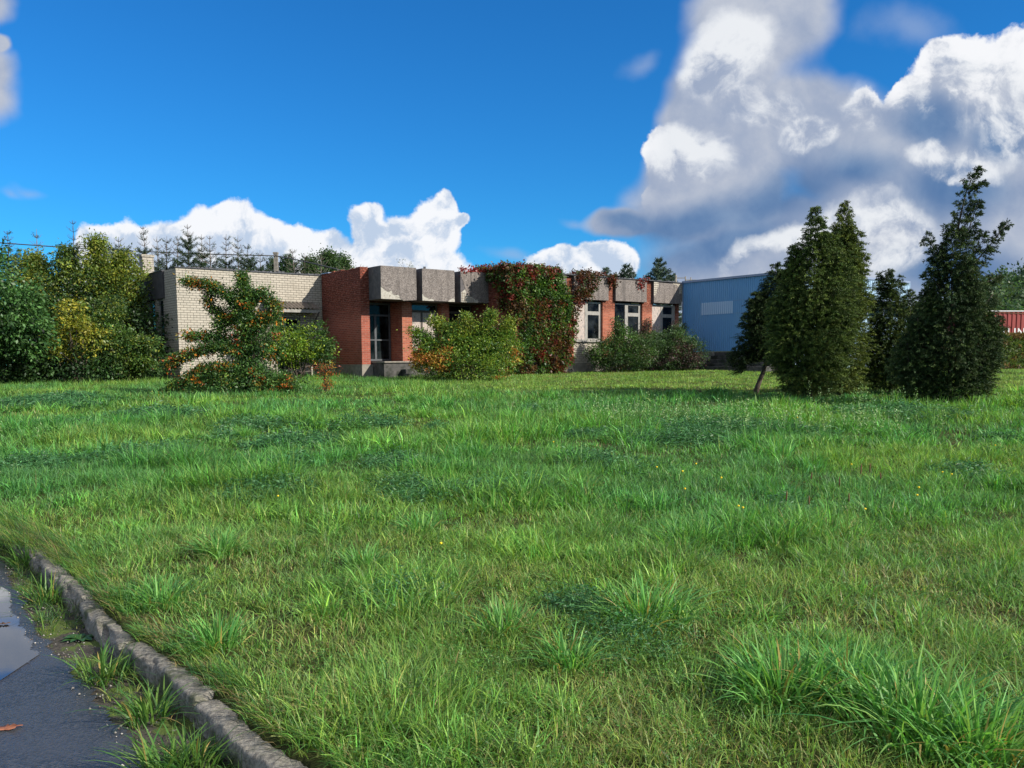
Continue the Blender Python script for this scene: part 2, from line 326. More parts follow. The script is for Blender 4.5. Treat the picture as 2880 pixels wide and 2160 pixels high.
def panel_mat():
    m, nt, p, o = newmat('exposed_aggregate')
    v = nd(nt, 'ShaderNodeTexVoronoi'); v.inputs['Scale'].default_value = 34; tc = nd(nt, 'ShaderNodeTexCoord'); nt.links.new(tc.outputs['Object'], v.inputs['Vector'])
    sx = nd(nt, 'ShaderNodeSeparateXYZ'); nt.links.new(v.outputs['Color'], sx.inputs[0])
    c = mixc(nt, ramp(nt, sx.outputs[0], 0.1, 0.95), (0.095, 0.078, 0.068), (0.31, 0.27, 0.245))
    c = mixc(nt, 0.45, c, (0.155, 0.142, 0.135))
    c = mixc(nt, ramp(nt, noise(nt, 1.3, 6, 0.65, stretch=(3.2, 3.2, .35)), 0.46, 0.75), c, (0.09, 0.08, 0.075))
    nt.links.new(c, p.inputs['Base Color']); p.inputs['Roughness'].default_value = 0.95; p.inputs['Specular IOR Level'].default_value = 0.15
    bump(nt, p, sx.outputs[0], 0.5, 0.012); return m
M_panel = panel_mat()
M_pedge = rough_mat('panel_edge_concrete', (0.075, 0.07, 0.075), (0.13, 0.12, 0.12), 5, 0.95, 0.3, (0.3, 0.28, 0.26), 3, (0.66, 0.72))
M_plast = rough_mat('broken_plaster', (0.42, 0.40, 0.35), (0.30, 0.28, 0.24), 12, 0.95, 0.5, (0.16, 0.13, 0.10), 7, (0.6, 0.68))
M_conc = rough_mat('concrete', (0.28, 0.255, 0.215), (0.18, 0.165, 0.14), 5, 0.95, 0.5, (0.08, 0.078, 0.07), 1.8, (0.5, 0.75))
M_concd = rough_mat('dirty_concrete', (0.10, 0.095, 0.09), (0.055, 0.055, 0.052), 6, 0.95, 0.6, (0.025, 0.03, 0.022), 2.2, (0.45, 0.65))
M_tar = rough_mat('roofing_felt', (0.035, 0.035, 0.04), (0.07, 0.075, 0.085), 9, 0.7, 0.5, (0.20, 0.22, 0.24), 5, (0.6, 0.7), spec=0.5)
M_slate = rough_mat('fibre_cement', (0.16, 0.13, 0.105), (0.10, 0.085, 0.07), 8, 0.95, 0.4, (0.07, 0.075, 0.05), 3, (0.5, 0.7))
M_wood = rough_mat('weathered_wood', (0.34, 0.33, 0.30), (0.22, 0.21, 0.195), 6, 0.85, 0.4, (0.15, 0.14, 0.125), 3, (0.5, 0.72), stretch=(6, 6, 1))
M_woodd = rough_mat('dark_old_wood', (0.06, 0.05, 0.045), (0.10, 0.09, 0.08), 6, 0.9, 0.4)
M_osb = rough_mat('chipboard', (0.50, 0.43, 0.38), (0.32, 0.27, 0.245), 30, 0.9, 0.2, (0.24, 0.22, 0.21), 14, (0.52, 0.62), stretch=(1, 1, .5))
M_glass = glass_mat('window_glass')
M_glassd = glass_mat('dirty_glass', (0.08, 0.10, 0.11), 0.06, 0.05, 1.18)
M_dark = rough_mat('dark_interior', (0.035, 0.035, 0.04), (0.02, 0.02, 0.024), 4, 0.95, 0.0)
M_fascia = rough_mat('dark_fascia', (0.075, 0.07, 0.075), (0.05, 0.047, 0.052), 3, 0.9, 0.3, (0.12, 0.11, 0.11), 1.5, (0.6, 0.8))
def metal_mat(name, c, c2, rough=0.45):
    m, nt, p, o = newmat(name)
    k = mixc(nt, ramp(nt, noise(nt, 0.9, 7, 0.65, stretch=(1, 1, .35)), 0.35, 0.75), c, c2)
    nt.links.new(k, p.inputs['Base Color']); p.inputs['Roughness'].default_value = rough; return m
M_blue = metal_mat('blue_sheet', (0.13, 0.325, 0.575), (0.15, 0.345, 0.58))
M_bluel = metal_mat('pale_blue_sheet', (0.56, 0.70, 0.84), (0.62, 0.73, 0.86))
M_flash = metal_mat('grey_flashing', (0.19, 0.24, 0.36), (0.24, 0.29, 0.40))
M_palesun = metal_mat('sunlit_pale_sheet', (0.33, 0.47, 0.60), (0.28, 0.42, 0.56))  # hall cladding on its sunny side, the sunlight put into a paler colour
M_cred = metal_mat('red_painted_steel', (0.25, 0.022, 0.016), (0.17, 0.018, 0.014), 0.65)
M_rust = rough_mat('rusty_steel', (0.12, 0.06, 0.035), (0.20, 0.10, 0.06), 20, 0.9, 0.3)
M_ins = rough_mat('white_paint', (0.75, 0.75, 0.74), (0.6, 0.6, 0.6), 8, 0.7, 0.1)

# ------------------------------------------------------------------ terrain
KERB = np.array([(-14.0, 12.6), (-8.6, 10.6), (-5.6, 8.75), (-4.17, 7.44), (-3.42, 6.52), (-2.82, 5.74), (-2.07, 4.74), (-1.62, 4.24), (-1.25, 3.80), (-1.05, 3.52), (-0.75, 3.22), (0.1, 2.3), (1.5, 0.8), (3.5, -2)])
ROAD = np.array([(-14.0, 11.2), (-8.6, 9.5), (-5.4, 7.9), (-4.09, 6.99), (-3.13, 5.60), (-2.64, 4.90), (-2.10, 4.29), (-1.77, 3.86), (-1.51, 3.47), (-1.0, 2.8), (0.0, 1.6), (2.6, -2)])
def sdist(x, y, P):
    """signed distance to a polyline running from far left to near right; > 0 on the lawn side"""
    x = np.asarray(x, float); y = np.asarray(y, float); best = np.full(x.shape, 1e9); sg = np.ones(x.shape)
    for i in range(len(P) - 1):
        ax, ay = P[i]; bx, by = P[i+1]; dx, dy = bx-ax, by-ay; L2 = dx*dx+dy*dy
        t = np.clip(((x-ax)*dx+(y-ay)*dy)/L2, 0, 1); ex = x-(ax+t*dx); ey = y-(ay+t*dy); d = np.hypot(ex, ey)
        cr = dx*(y-ay)-dy*(x-ax); m = d < best; best = np.where(m, d, best); sg = np.where(m, np.sign(cr), sg)
    return best * sg
def hbase(x, y):
    h = 0.026 * np.clip(y, -4, 44)
    b = np.clip((x - 19.5) / 3.0, 0, 1) * np.clip((y - 40.8) / 2.6, 0, 1); b = b*b*(3-2*b)
    return h + b * 1.46
def hlawn(x, y):
    x = np.asarray(x, float); y = np.asarray(y, float)
    return hbase(x, y) + (fbm(x*0.45+20, y*0.45+20, 3, 3) - 0.5) * 0.10 * np.clip((y-2)/8, 0.15, 1)
DROP = 0.13
def hground(x, y):
    d = sdist(x, y, KERB); s = np.clip((d + 0.04) / 0.04, 0, 1)
    return hlawn(x, y)*s + (0.026*np.clip(y, -4, 44) - DROP)*(1-s)
def axis(lo, hi, n, fine_lo, fine_hi, frac=0.6):
    a = np.linspace(fine_lo, fine_hi, int(n*frac)); g = np.linspace(0, 1, int(n*(1-frac)/2)+1)[1:]**3
    return np.concatenate([(fine_lo + (lo-fine_lo)*g)[::-1], a, fine_hi + (hi-fine_hi)*g])
def grid_mesh(name, xs, ys, zf):
    X, Y = np.meshgrid(xs, ys); Z = zf(X, Y); V = np.stack([X, Y, Z], -1).reshape(-1, 3)
    nx, ny = len(xs), len(ys); i = (np.arange(ny-1)[:, None]*nx + np.arange(nx-1)[None]).ravel()
    loops = np.stack([i, i+1, i+nx+1, i+nx], 1).ravel()
    return fastmesh(name, V, loops, np.arange(0, len(loops), 4), smooth=True)
def soil_mat():
    m, nt, p, o = newmat('soil_and_thatch')
    c = mixc(nt, ramp(nt, noise(nt, 7, 8, 0.7), 0.35, 0.65), (0.030, 0.034, 0.014), (0.075, 0.085, 0.028))
    c = mixc(nt, ramp(nt, noise(nt, 0.35, 5, 0.6), 0.45, 0.7), c, (0.055, 0.085, 0.022))
    c = mixc(nt, ramp(nt, noise(nt, 22, 6, 0.7), 0.6, 0.75), c, (0.13, 0.105, 0.06))
    nt.links.new(c, p.inputs['Base Color']); p.inputs['Roughness'].default_value = 1; p.inputs['Specular IOR Level'].default_value = 0.05
    bump(nt, p, noise(nt, 30, 6, 0.7), 0.6, 0.03); return m
M_soil = soil_mat()
def cat(*a): return np.unique(np.round(np.concatenate(a), 4))
gq = np.linspace(0, 1, 60)[1:]**3
xs = cat(np.linspace(15, 34, 60), np.linspace(-6.6, .8, 250), np.linspace(-14, -6.6, 60), np.linspace(.8, 14, 110), -14-1486*gq, 14+1486*gq)
ys = cat(np.linspace(24.5, 52, 90), np.linspace(2.2, 9.6, 250), np.linspace(-2, 2.2, 30), np.linspace(9.6, 24, 110), -2-58*gq, 24+3000*gq)
g = link('ground', grid_mesh('ground', xs, ys, hground), M_soil); tag(g, kind='structure')

def asphalt_mat():
    m, nt, p, o = newmat('wet_asphalt')
    v = nd(nt, 'ShaderNodeTexVoronoi'); v.inputs['Scale'].default_value = 95; tc = nd(nt, 'ShaderNodeTexCoord'); nt.links.new(tc.outputs['Object'], v.inputs['Vector'])
    sx = nd(nt, 'ShaderNodeSeparateXYZ'); nt.links.new(v.outputs['Color'], sx.inputs[0])
    c = mixc(nt, sx.outputs[0], (0.022, 0.024, 0.029), (0.058, 0.060, 0.068))
    c = mixc(nt, ramp(nt, noise(nt, 1.7, 5, 0.6), 0.4, 0.7), c, (0.05, 0.052, 0.06))
    nt.links.new(c, p.inputs['Base Color'])
    r = nd(nt, 'ShaderNodeMapRange'); r.inputs['To Min'].default_value = 0.14; r.inputs['To Max'].default_value = 0.42; nt.links.new(noise(nt, 2.2, 5, 0.6), r.inputs['Value']); nt.links.new(r.outputs[0], p.inputs['Roughness'])
    p.inputs['Specular IOR Level'].default_value = 0.6
    b1 = nd(nt, 'ShaderNodeMath', operation='ADD'); nt.links.new(v.outputs['Distance'], b1.inputs[0]); nt.links.new(noise(nt, 40, 5, 0.7), b1.inputs[1])
    bump(nt, p, b1.outputs[0], 0.55, 0.006); return m
# verge of grit and moss between asphalt and kerb
gx = np.linspace(-9, 2, 330); gy = np.linspace(-1, 10.5, 330)
def masked_sheet(name, zoff, mask, mat, zf=None):
    X, Y = np.meshgrid(gx, gy); Z = 0.026*np.clip(Y, -4, 44) - DROP + zoff + (zf(X, Y) if zf else 0)
    V = np.stack([X, Y, Z], -1).reshape(-1, 3); nx, ny = len(gx), len(gy)
    i = (np.arange(ny-1)[:, None]*nx + np.arange(nx-1)[None]).ravel(); cx = (X[:-1, :-1]+X[1:, 1:]).ravel()/2; cy = (Y[:-1, :-1]+Y[1:, 1:]).ravel()/2
    i = i[mask(cx, cy)]; loops = np.stack([i, i+1, i+nx+1, i+nx], 1).ravel()
    used, inv = np.unique(loops, return_inverse=True)
    o = link(name, fastmesh(name, V[used], inv, np.arange(0, len(loops), 4), smooth=True), mat); return o
M_grit = rough_mat('grit_and_moss', (0.085, 0.075, 0.06), (0.03, 0.028, 0.022), 45, 0.95, 0.9, (0.075, 0.11, 0.022), 4.5, (0.5, 0.58), 0.012)
o = masked_sheet('gravel_verge', 0.006, lambda x, y: (sdist(x, y, ROAD) > -0.35) & (sdist(x, y, KERB) < -0.06), M_grit, lambda x, y: 0.02*fbm(x*6, y*6, 9, 3)*np.clip(sdist(x, y, ROAD)*3, 0, 1)); tag(o, kind='structure')
M_road = asphalt_mat()
# the asphalt runs left out of the picture: one sheet, with its broken edge along the verge
def edge_n(x, y): return (fbm(x*5, y*5, 21, 4) - 0.5) * 0.14
gx = np.concatenate([np.linspace(-60, -9.05, 40), np.linspace(-9, 2.6, 520)]); gy = np.concatenate([np.linspace(-12, 1.95, 20), np.linspace(2, 10.5, 420)])
o = masked_sheet('road', 0.016, lambda x, y: (sdist(x, y, ROAD) < edge_n(x, y)) & (y < 10.5), M_road); tag(o, kind='structure')
# puddle
def water_mat():
    m, nt, p, o = newmat('puddle_water'); p.inputs['Base Color'].default_value = (0.02, 0.022, 0.025, 1); p.inputs['Roughness'].default_value = 0.05
    p.inputs['IOR'].default_value = 1.33; p.inputs['Specular IOR Level'].default_value = 1.0; p.inputs['Coat Weight'].default_value = 1.0; p.inputs['Coat Roughness'].default_value = 0.01
    bump(nt, p, noise(nt, 9, 3, 0.5), 0.02, 0.01); return m
gx = np.linspace(-7.5, -2.0, 420); gy = np.linspace(3.0, 8.2, 420)
def pud(x, y):
    d = sdist(x, y, ROAD); e = (fbm(x*3, y*3, 33, 4) - 0.5) * 0.30
    a = 1 - np.hypot((x+3.75)/0.70, (y-5.9)/0.95); b = 1 - np.hypot((x+3.15)/0.55, (y-4.55)/0.75)
    a = np.maximum(a, 1 - np.hypot((x+4.9)/1.2, (y-6.3)/0.9)); b = np.maximum(b, 1 - np.hypot((x+3.9)/1.0, (y-4.6)/0.8)); b = np.maximum(b, 1 - np.hypot((x+3.72)/0.72, (y-5.25)/0.7))
    return (np.maximum(a, b) + e*0.8 > 0.0) & (d < -0.07 + edge_n(x, y)*0.6 + e*.3)
o = masked_sheet('puddle_water', 0.020, pud, water_mat()); tag(o, kind='structure')
# kerb: worn concrete stones, one mesh of the road's setting
def kerb():
    pts = []; seg = []
    P = KERB[2:]; cum = np.concatenate([[0], np.cumsum(np.hypot(*np.diff(P, axis=0).T))]); n = int(cum[-1]/0.012)
    ss = np.linspace(0, cum[-1], n); cx = np.interp(ss, cum, P[:, 0]); cy = np.interp(ss, cum, P[:, 1])
    k = 9; kern = np.ones(k)/k; cx = np.concatenate([cx[:4], np.convolve(cx, kern, 'valid'), cx[-4:]]); cy = np.concatenate([cy[:4], np.convolve(cy, kern, 'valid'), cy[-4:]])
    tx = np.gradient(cx); ty = np.gradient(cy); l = np.hypot(tx, ty); tx /= l; ty /= l; nx_, ny_ = -ty, tx   # normal towards lawn
    prof = [(-0.004, -0.16), (-0.004, -0.12), (-0.002, -0.09), (0.0, -0.06), (0.001, -0.035), (0.004, -0.015), (0.013, -0.003), (0.028, 0.001), (0.045, 0.002), (0.06, 0.002), (0.078, 0.001), (0.095, 0.0), (0.11, -0.004), (0.12, -0.014), (0.125, -0.05), (0.13, -0.16)]
    V = []; m = len(prof)
    r = np.random.default_rng(5); joints = np.arange(0.45, cum[-1], 1.0) + r.uniform(-.08, .08, len(np.arange(0.45, cum[-1], 1.0)))
    j = np.searchsorted(joints, ss); tilt = r.uniform(-0.026, 0.020, len(joints)+2)[j]; off = r.uniform(-0.03, 0.03, len(joints)+2)[j]
    jd = np.min(np.abs(ss[:, None]-joints[None]), 1); gap = np.clip(1 - jd/0.03, 0, 1)
    zr = 0.026*np.clip(cy, -4, 44)
    for q, (a, z) in enumerate(prof):
        w = a - 0.105; rough = (fbm(ss*22 + 3, np.full_like(ss, q*0.55), 40, 5) - 0.5)
        chip = np.clip(fbm(ss*3.1+q*.15, np.full_like(ss, 3.1), 50, 5) - 0.5, 0, 1) * (1 if 2 <= q <= 7 else 0.25)
        ww = w + off*.6 + rough*0.030 + chip*0.15; zz = zr + z + tilt*.7 + rough*0.016*(z > -.14) - chip*0.22*(z > -0.05) - gap*0.085*(z > -0.07)
        V.append(np.stack([cx + nx_*ww, cy + ny_*ww, zz], 1))
    V = np.stack(V, 1).reshape(-1, 3); i = (np.arange(n-1)[:, None]*m + np.arange(m-1)[None]).ravel()
    loops = np.stack([i, i+1, i+m+1, i+m], 1)[:, ::-1].ravel()
    return fastmesh('kerb', V, loops, np.arange(0, len(loops), 4), smooth=True)
M_kerb = rough_mat('worn_kerb_concrete', (0.31, 0.29, 0.25), (0.13, 0.12, 0.105), 42, 0.95, 1.0, (0.08, 0.09, 0.05), 5, (0.50, 0.66), 0.015)
o = link('kerb', kerb(), M_kerb); tag(o, kind='structure')

# ------------------------------------------------------------------ the brick building (local x = along the front, local -y = towards the lawn)
PHI = 0.664; WX, WY = -13.568, 36.605
AX = np.array([math.cos(PHI), math.sin(PHI)]); NX = np.array([math.sin(PHI), -math.cos(PHI)])
def uv2xy(u, v): return WX + AX[0]*u + NX[0]*v, WY + AX[1]*u + NX[1]*v
def xy2uv(x, y):
    dx, dy = np.asarray(x)-WX, np.asarray(y)-WY; return dx*AX[0]+dy*AX[1], dx*NX[0]+dy*NX[1]
bld = empty('brick_building', (WX, WY, 0), PHI)
tag(bld, 'derelict flat-roofed brick building, pale brick left end and red brick piers under grey aggregate panels', 'building')
def part(name, mat, fn, parent=bld, label=None, bevel=0):
    m = MB(); fn(m); o = m.build(name, mat, parent, bevel)
    if label: o['label'] = label
    return o
B = lambda m, u0, u1, v0, v1, z0, z1: m.box(u0, u1, -v0, -v1, z0, z1)
# pale wing
def f(m):
    B(m, 0, 4.2, 0, -0.3, 0.7, 5.5); B(m, 5.36, 6.42, 0, -0.3, 0.7, 5.5); B(m, 4.2, 5.36, 0, -0.3, 3.62, 5.5)
    B(m, 0, 0.3, -0.3, -1.53, 0.7, 5.5)
part('silicate_brick_wall', M_white, f, label='sunlit wall of pale sand-lime brick')
def f(m):
    B(m, 0.003, 0.3, -1.53, -1.8, 1.3, 4.37)
    B(m, 0.02, 0.3, -1.8, -6.2, 1.3, 2.44)
    B(m, 0.02, 0.3, -4.6, -6.2, 2.44, 4.37)
    B(m, 0.0, 0.3, -5.0, -9.0, 0.9, 5.4)
part('end_wall', M_white, f, label='shaded end wall of pale brick')
part('end_plinth', M_concd, lambda m: B(m, -0.03, 0.28, -1.52, -6.3, 0.7, 1.3))
for vc in (-2.78, -4.02):
    m = MB(); n = 16; zz = np.arange(2.44, 4.37, 0.0999)
    for k, z in enumerate(zz):   # a round pier of curved bricks, each course slightly proud of the next joint
        for (z0, z1, rr) in ((z, z+0.086, 0.29), (z+0.086, min(z+0.1, 4.37), 0.272)):
            m.prism_z([(0.20 + rr*0.85*math.cos(2*math.pi*j/n), -vc + rr*math.sin(2*math.pi*j/n)) for j in range(n)], z0, z1)
    m.build('round_pier', M_white, bld)
def window(u0, u1, z0, z1, v, rows, parent=bld, mat=M_wood, glass=M_glass, board=(), fr=0.07, xface=False, name='window', label=None, sill=False, depth=0.09):
    """rows: list of (uc0, uc1, zc0, zc1) lights; the frame is what is left between them"""
    fm = MB()
    def bx(mm, a, b, va, vb, c, d):
        if xface: mm.box(-vb+0.0, -va, -a, -b, c, d)
        else: B(mm, a, b, va, vb, c, d)
    us = sorted({u0, u1, *[r[0] for r in rows], *[r[1] for r in rows]}); zs = sorted({z0, z1, *[r[2] for r in rows], *[r[3] for r in rows]})
    for a, b in zip(us[:-1], us[1:]):
        run = None
        for c, d in list(zip(zs[:-1], zs[1:])) + [(None, None)]:
            inside = c is not None and not any(r[0]-1e-6 <= a and b <= r[1]+1e-6 and r[2]-1e-6 <= c and d <= r[3]+1e-6 for r in rows)
            if inside: run = (run[0], d) if run else (c, d)
            elif run: bx(fm, a, b, v-depth, v, *run); run = None
    w = fm.build(name, mat, parent)
    if label: w['label'] = label
    for i, r in enumerate(rows):
        pm = MB(); isb = i in board
        bx(pm, r[0], r[1], v-0.045, v-0.03 if not isb else v-0.012, r[2], r[3])
        pm.build('board' if isb else 'pane', M_osb if isb else glass, w)
    if sill: part('sill', mat, lambda m: B(m, u0-0.06, u1+0.06, v-0.05, v+0.16, z0-0.07, z0), w)
    return w
# narrow windows in the end wall (facing left)
def endwin(va, vb):
    fm = MB(); w0, w1 = -va, -vb   # local y
    y0, y1 = min(w0, w1), max(w0, w1)
    for (a, b, c, d) in ((y0, y0+.07, 2.44, 4.37), (y1-.07, y1, 2.44, 4.37), (y0+.07, y1-.07, 2.44, 2.52), (y0+.07, y1-.07, 4.29, 4.37), (y0+.07, y1-.07, 3.55, 3.66)): fm.box(0.05, 0.13, a, b, c, d)
    w = fm.build('narrow_window', M_wood, bld)
    for c, d in ((2.52, 3.55), (3.66, 4.29)): MB().box(0.085, 0.10, y0+.07, y1-.07, c, d).build('pane', M_glassd, w)
    MB().box(-0.06, 0.14, y0-.02, y1+.02, 2.37, 2.44).build('sill', M_concd, w)
endwin(-1.8, -2.5); endwin(-3.06, -3.74)
part('end_fascia', M_fascia, lambda m: B(m, -0.06, 0.28, -1.532, -5.05, 4.372, 5.5), label='dark rendered fascia over narrow windows')
def f(m):
    r = np.random.default_rng(3)
    B(m, -0.05, 6.46, 0.05, -0.35, 5.502, 5.535)
    for k in range(34):
        a = 0.5 + k*0.175; B(m, a, a + r.uniform(.08, .17), 0.03 + r.uniform(0, .02), -0.2, 5.535, 5.545 + r.uniform(0, .05))
    B(m, -0.08, 0.30, -1.6, -5.08, 5.502, 5.54)
part('roof_edge', M_tar, f, label='torn felt edge along pale wall top')
part('roof', M_tar, lambda m: (B(m, 0.32, 24.0, -0.36, -9, 5.25, 5.4), B(m, 6.9, 12.3, 3.2, -0.36, 5.25, 5.4), B(m, 12.7, 23.2, 6.1, -0.36, 5.2, 5.39)))
m = MB(); B(m, 0.45, 0.95, -6.05, -6.55, 5.4, 6.55); B(m, 0.41, 0.99, -6.01, -6.59, 6.55, 6.65); ch = m.build('chimney', M_white, bld)
# interior: dark rooms
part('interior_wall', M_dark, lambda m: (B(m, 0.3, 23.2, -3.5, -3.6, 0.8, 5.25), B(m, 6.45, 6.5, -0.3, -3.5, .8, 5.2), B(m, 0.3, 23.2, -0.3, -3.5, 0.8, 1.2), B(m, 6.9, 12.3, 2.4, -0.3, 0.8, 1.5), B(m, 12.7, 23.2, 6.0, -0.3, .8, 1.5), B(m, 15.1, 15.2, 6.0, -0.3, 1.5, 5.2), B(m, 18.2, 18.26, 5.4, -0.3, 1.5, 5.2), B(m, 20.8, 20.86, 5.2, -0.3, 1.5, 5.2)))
# awning over the side door
aw = MB(); n = 96; u0, u1 = 3.62, 6.0
top = []; 
for k in range(n+1):
    u = u0 + (u1-u0)*k/n; wv_ = 0.028*math.cos(2*math.pi*(u-u0)/0.177); top.append((u, wv_))
for k in range(n):
    (ua, wa), (ub, wb) = top[k], top[k+1]
    for dz, fl in ((0, False), (-0.012, True)):
        q = [(ua, -0.80, 3.99+wa+dz), (ub, -0.80, 3.99+wb+dz), (ub, 0.0, 4.30+wb+dz), (ua, 0.0, 4.30+wa+dz)]
        aw.quad(*(q[::-1] if fl else q), True)
    aw.quad((ua, -0.80, 3.978+wa), (ub, -0.80, 3.978+wb), (ub, -0.80, 3.99+wb), (ua, -0.80, 3.99+wa))
o = aw.build('awning', M_slate, bld); o['label'] = 'corrugated fibre-cement awning over side door'
m = MB(); B(m, 3.95, 5.98, 0.74, 0.71, 3.80, 3.94); m.build('fascia_board', M_wood, o)
m = MB(); m.prism_z([(3.66, -0.78), (3.74, -0.78), (3.74, 0), (3.66, 0)], 3.80, 3.9); m.build('bracket', M_woodd, o)
for x_ in (3.7, 5.9): MB().tube([(x_, -0.76, 3.84), (x_, -0.02, 3.2)], 0.035).build('strut', M_woodd, o)
dw = window(4.22, 5.34, 1.25, 3.6, -0.12, [(4.30, 4.58, 1.35, 3.52), (4.70, 5.26, 1.35, 3.52)], name='side_door', mat=M_wood, glass=M_glassd, label='weathered side door frame under awning')
# red entrance part
part('red_side_wall', M_red, lambda m: B(m, 6.43, 6.835, 3.59, 0.0, 1.532, 5.56), label='weathered dark red brick wall facing left')
def f(m):
    r = np.random.default_rng(8); v = 0.75
    while v < 3.5:
        w = r.uniform(.12, .26); B(m, 6.45, 6.80, v, min(v+w, 3.58), 5.562, 5.562 + r.choice([0.01, 0.03, 0.06])); v += w + r.uniform(.01, .12)
    B(m, 6.44, 6.80, 3.58, 3.2, 5.53+.032, 5.60)
part('loose_bricks', M_redp, f)
part('flashing', M_flash, lambda m: B(m, 6.40, 6.86, 0.74, 0.0, 5.562, 5.60))
part('plinth', M_conc, lambda m: (B(m, 6.415, 6.93, 3.60, 0.0, 0.7, 1.53)), label='cracked concrete plinth under red wall')
def f(m):
    B(m, 6.835, 12.35, 2.5, 2.3, 4.2, 5.45); B(m, 8.94, 12.35, 2.9, 2.6, 1.0, 2.05); B(m, 6.835, 12.35, 3.35, 3.2, 4.235, 5.5)
part('entrance_wall', M_redp, f)
for a, b in ((8.44, 8.94), (10.46, 10.9)): part('entrance_pier', M_redp, lambda m: B(m, a, b, 3.57, 2.5, 1.66, 4.225))
dr = window(6.9, 8.4, 1.68, 4.2, 2.62, [(6.98, 7.60, 1.76, 2.56), (7.70, 8.32, 1.76, 2.56), (6.98, 7.60, 2.62, 3.62), (7.70, 8.32, 2.62, 3.62), (6.98, 8.32, 3.70, 4.12)], name='entrance_door', mat=rough_mat('door_metal', (0.09, 0.10, 0.11), (0.05, 0.055, 0.06), 8, .6, .2), glass=M_glassd, label='dark glazed double door in recessed entrance')
window(8.96, 10.44, 2.08, 4.2, 3.3, [(9.04, 9.56, 2.16, 3.80), (9.66, 10.36, 2.16, 3.80), (9.04, 10.36, 3.90, 4.12)], board=(0, 1), mat=M_woodd, label='boarded window right of entrance')
window(10.94, 12.3, 2.08, 4.2, 3.3, [(11.02, 11.6, 2.16, 3.80), (11.7, 12.22, 2.16, 3.80), (11.02, 12.22, 3.90, 4.12)], mat=M_woodd, label='dark window behind green shrub')
# porch and its steps
part('porch', M_concd, lambda m: B(m, 6.93, 8.9, 4.55, 2.3, 0.7, 1.585), label='dirty concrete porch block')
part('porch_slab', M_conc, lambda m: B(m, 6.91, 8.98, 4.62, 2.3, 1.588, 1.655), bevel=0.015)
part('porch_steps', M_concd, lambda m: (B(m, 8.9, 9.25, 4.5, 2.9, .7, 1.45), B(m, 9.25, 9.6, 4.5, 2.9, .7, 1.28), B(m, 9.6, 9.95, 4.5, 2.9, .7, 1.11), B(m, 7.75, 8.9, 4.95, 4.552, .7, 1.32), B(m, 7.65, 8.9, 5.35, 4.952, .7, 1.14)), bevel=0.02)
# three deep panels over the entrance
def panel(u0, u1, vb, vf, z0, z1, label=None, cut=None):
    m = MB(); B(m, u0, u1, vf-0.012, vb, z0, z1)
    o = m.build('aggregate_panel', M_pedge, bld, 0.012)
    if label: o['label'] = label
    poly = cut or [(u0+.008, z0+.008), (u1-.008, z0+.008), (u1-.008, z1-.008), (u0+.008, z1-.008)]
    MB().prism_y(poly, -vf, -(vf-0.0125)).build('facing', M_panel, o)
    return o
def jag(pts, seed, amp=0.018, n=5):
    r = np.random.default_rng(seed); out = []
    for (a, b), (c, d) in zip(pts[:-1], pts[1:]):
        for k in range(n): t = k/n; out.append((a+(c-a)*t + r.normal(0, amp)*(k > 0), b+(d-b)*t + r.normal(0, amp)*(k > 0)))
    return out + [pts[-1]]
def toU(x, y): return 6.83+(x-1175)/615*1.72, 5.58-(y-100)/572*1.35
e1 = jag([toU(*p) for p in [(1178, 460), (1240, 520), (1300, 545), (1350, 525), (1385, 585), (1480, 600), (1500, 640), (1560, 690)]], 1)
o = panel(6.83, 8.56, 3.36, 4.60, 4.225, 5.585, 'leftmost deep aggregate panel, corner plaster broken', cut=[(e1[0][0], 5.577)] + e1[:] + [(8.552, 4.233), (8.552, 5.577)])
o2 = MB().prism_y([(6.835, 4.23)] + [(6.835, e1[0][1])] + e1[1:-1] + [(e1[-1][0]-.01, 4.23)], -4.592, -4.585).build('broken_plaster', M_plast, o)
e2 = jag([(8.845, 4.56), (8.92, 4.43), (9.06, 4.37), (9.2, 4.30), (9.4, 4.32), (9.47, 4.235)], 2)
o = panel(8.84, 10.52, 3.36, 4.60, 4.215, 5.58, 'middle deep aggregate panel over entrance', cut=[(8.848, 5.572)] + e2 + [(10.512, 4.235), (10.512, 5.572)])
MB().prism_y([(8.85, 4.225)] + e2[:-1] + [(9.44, 4.225)], -4.592, -4.585).build('broken_plaster', M_plast, o)
MB().prism_y([(10.16, 4.225), (10.2, 4.27), (10.3, 4.33), (10.42, 4.37), (10.5, 4.36), (10.5, 4.225)], -4.603, -4.60).build('spalled_corner', M_plast, o)
e3 = jag([(10.90, 5.30), (10.98, 5.12), (11.02, 4.95), (11.08, 4.78), (11.22, 4.55), (11.5, 4.42), (11.75, 4.36), (11.84, 4.24)], 3)
o = panel(10.83, 12.36, 3.36, 4.60, 4.22, 5.575, 'cracked deep aggregate panel beside creeper', cut=[(10.838, 5.567)] + [(10.838, 5.32)] + e3 + [(12.35, 4.23), (12.35, 5.567)])
MB().prism_y([(10.87, 4.23), (10.87, 4.66), (11.07, 4.80)] + e3[20:-1] + [(11.80, 4.23)], -4.592, -4.585).build('broken_plaster', M_plast, o)
m = MB()
for k in range(7): B(m, 10.92+k*.1, 10.925+k*.1, 4.603, 4.595, 4.24, 4.72-k*.06)
for k in range(4): B(m, 10.88, 11.55-k*.1, 4.605, 4.597, 4.30+k*.1, 4.305+k*.1)
m.build('rusty_mesh', M_rust, o)
part('roof_pipe', M_tar, lambda m: m.tube([(9.2, -4.25, 5.4), (9.2, -4.25, 5.70)], 0.055, 10))
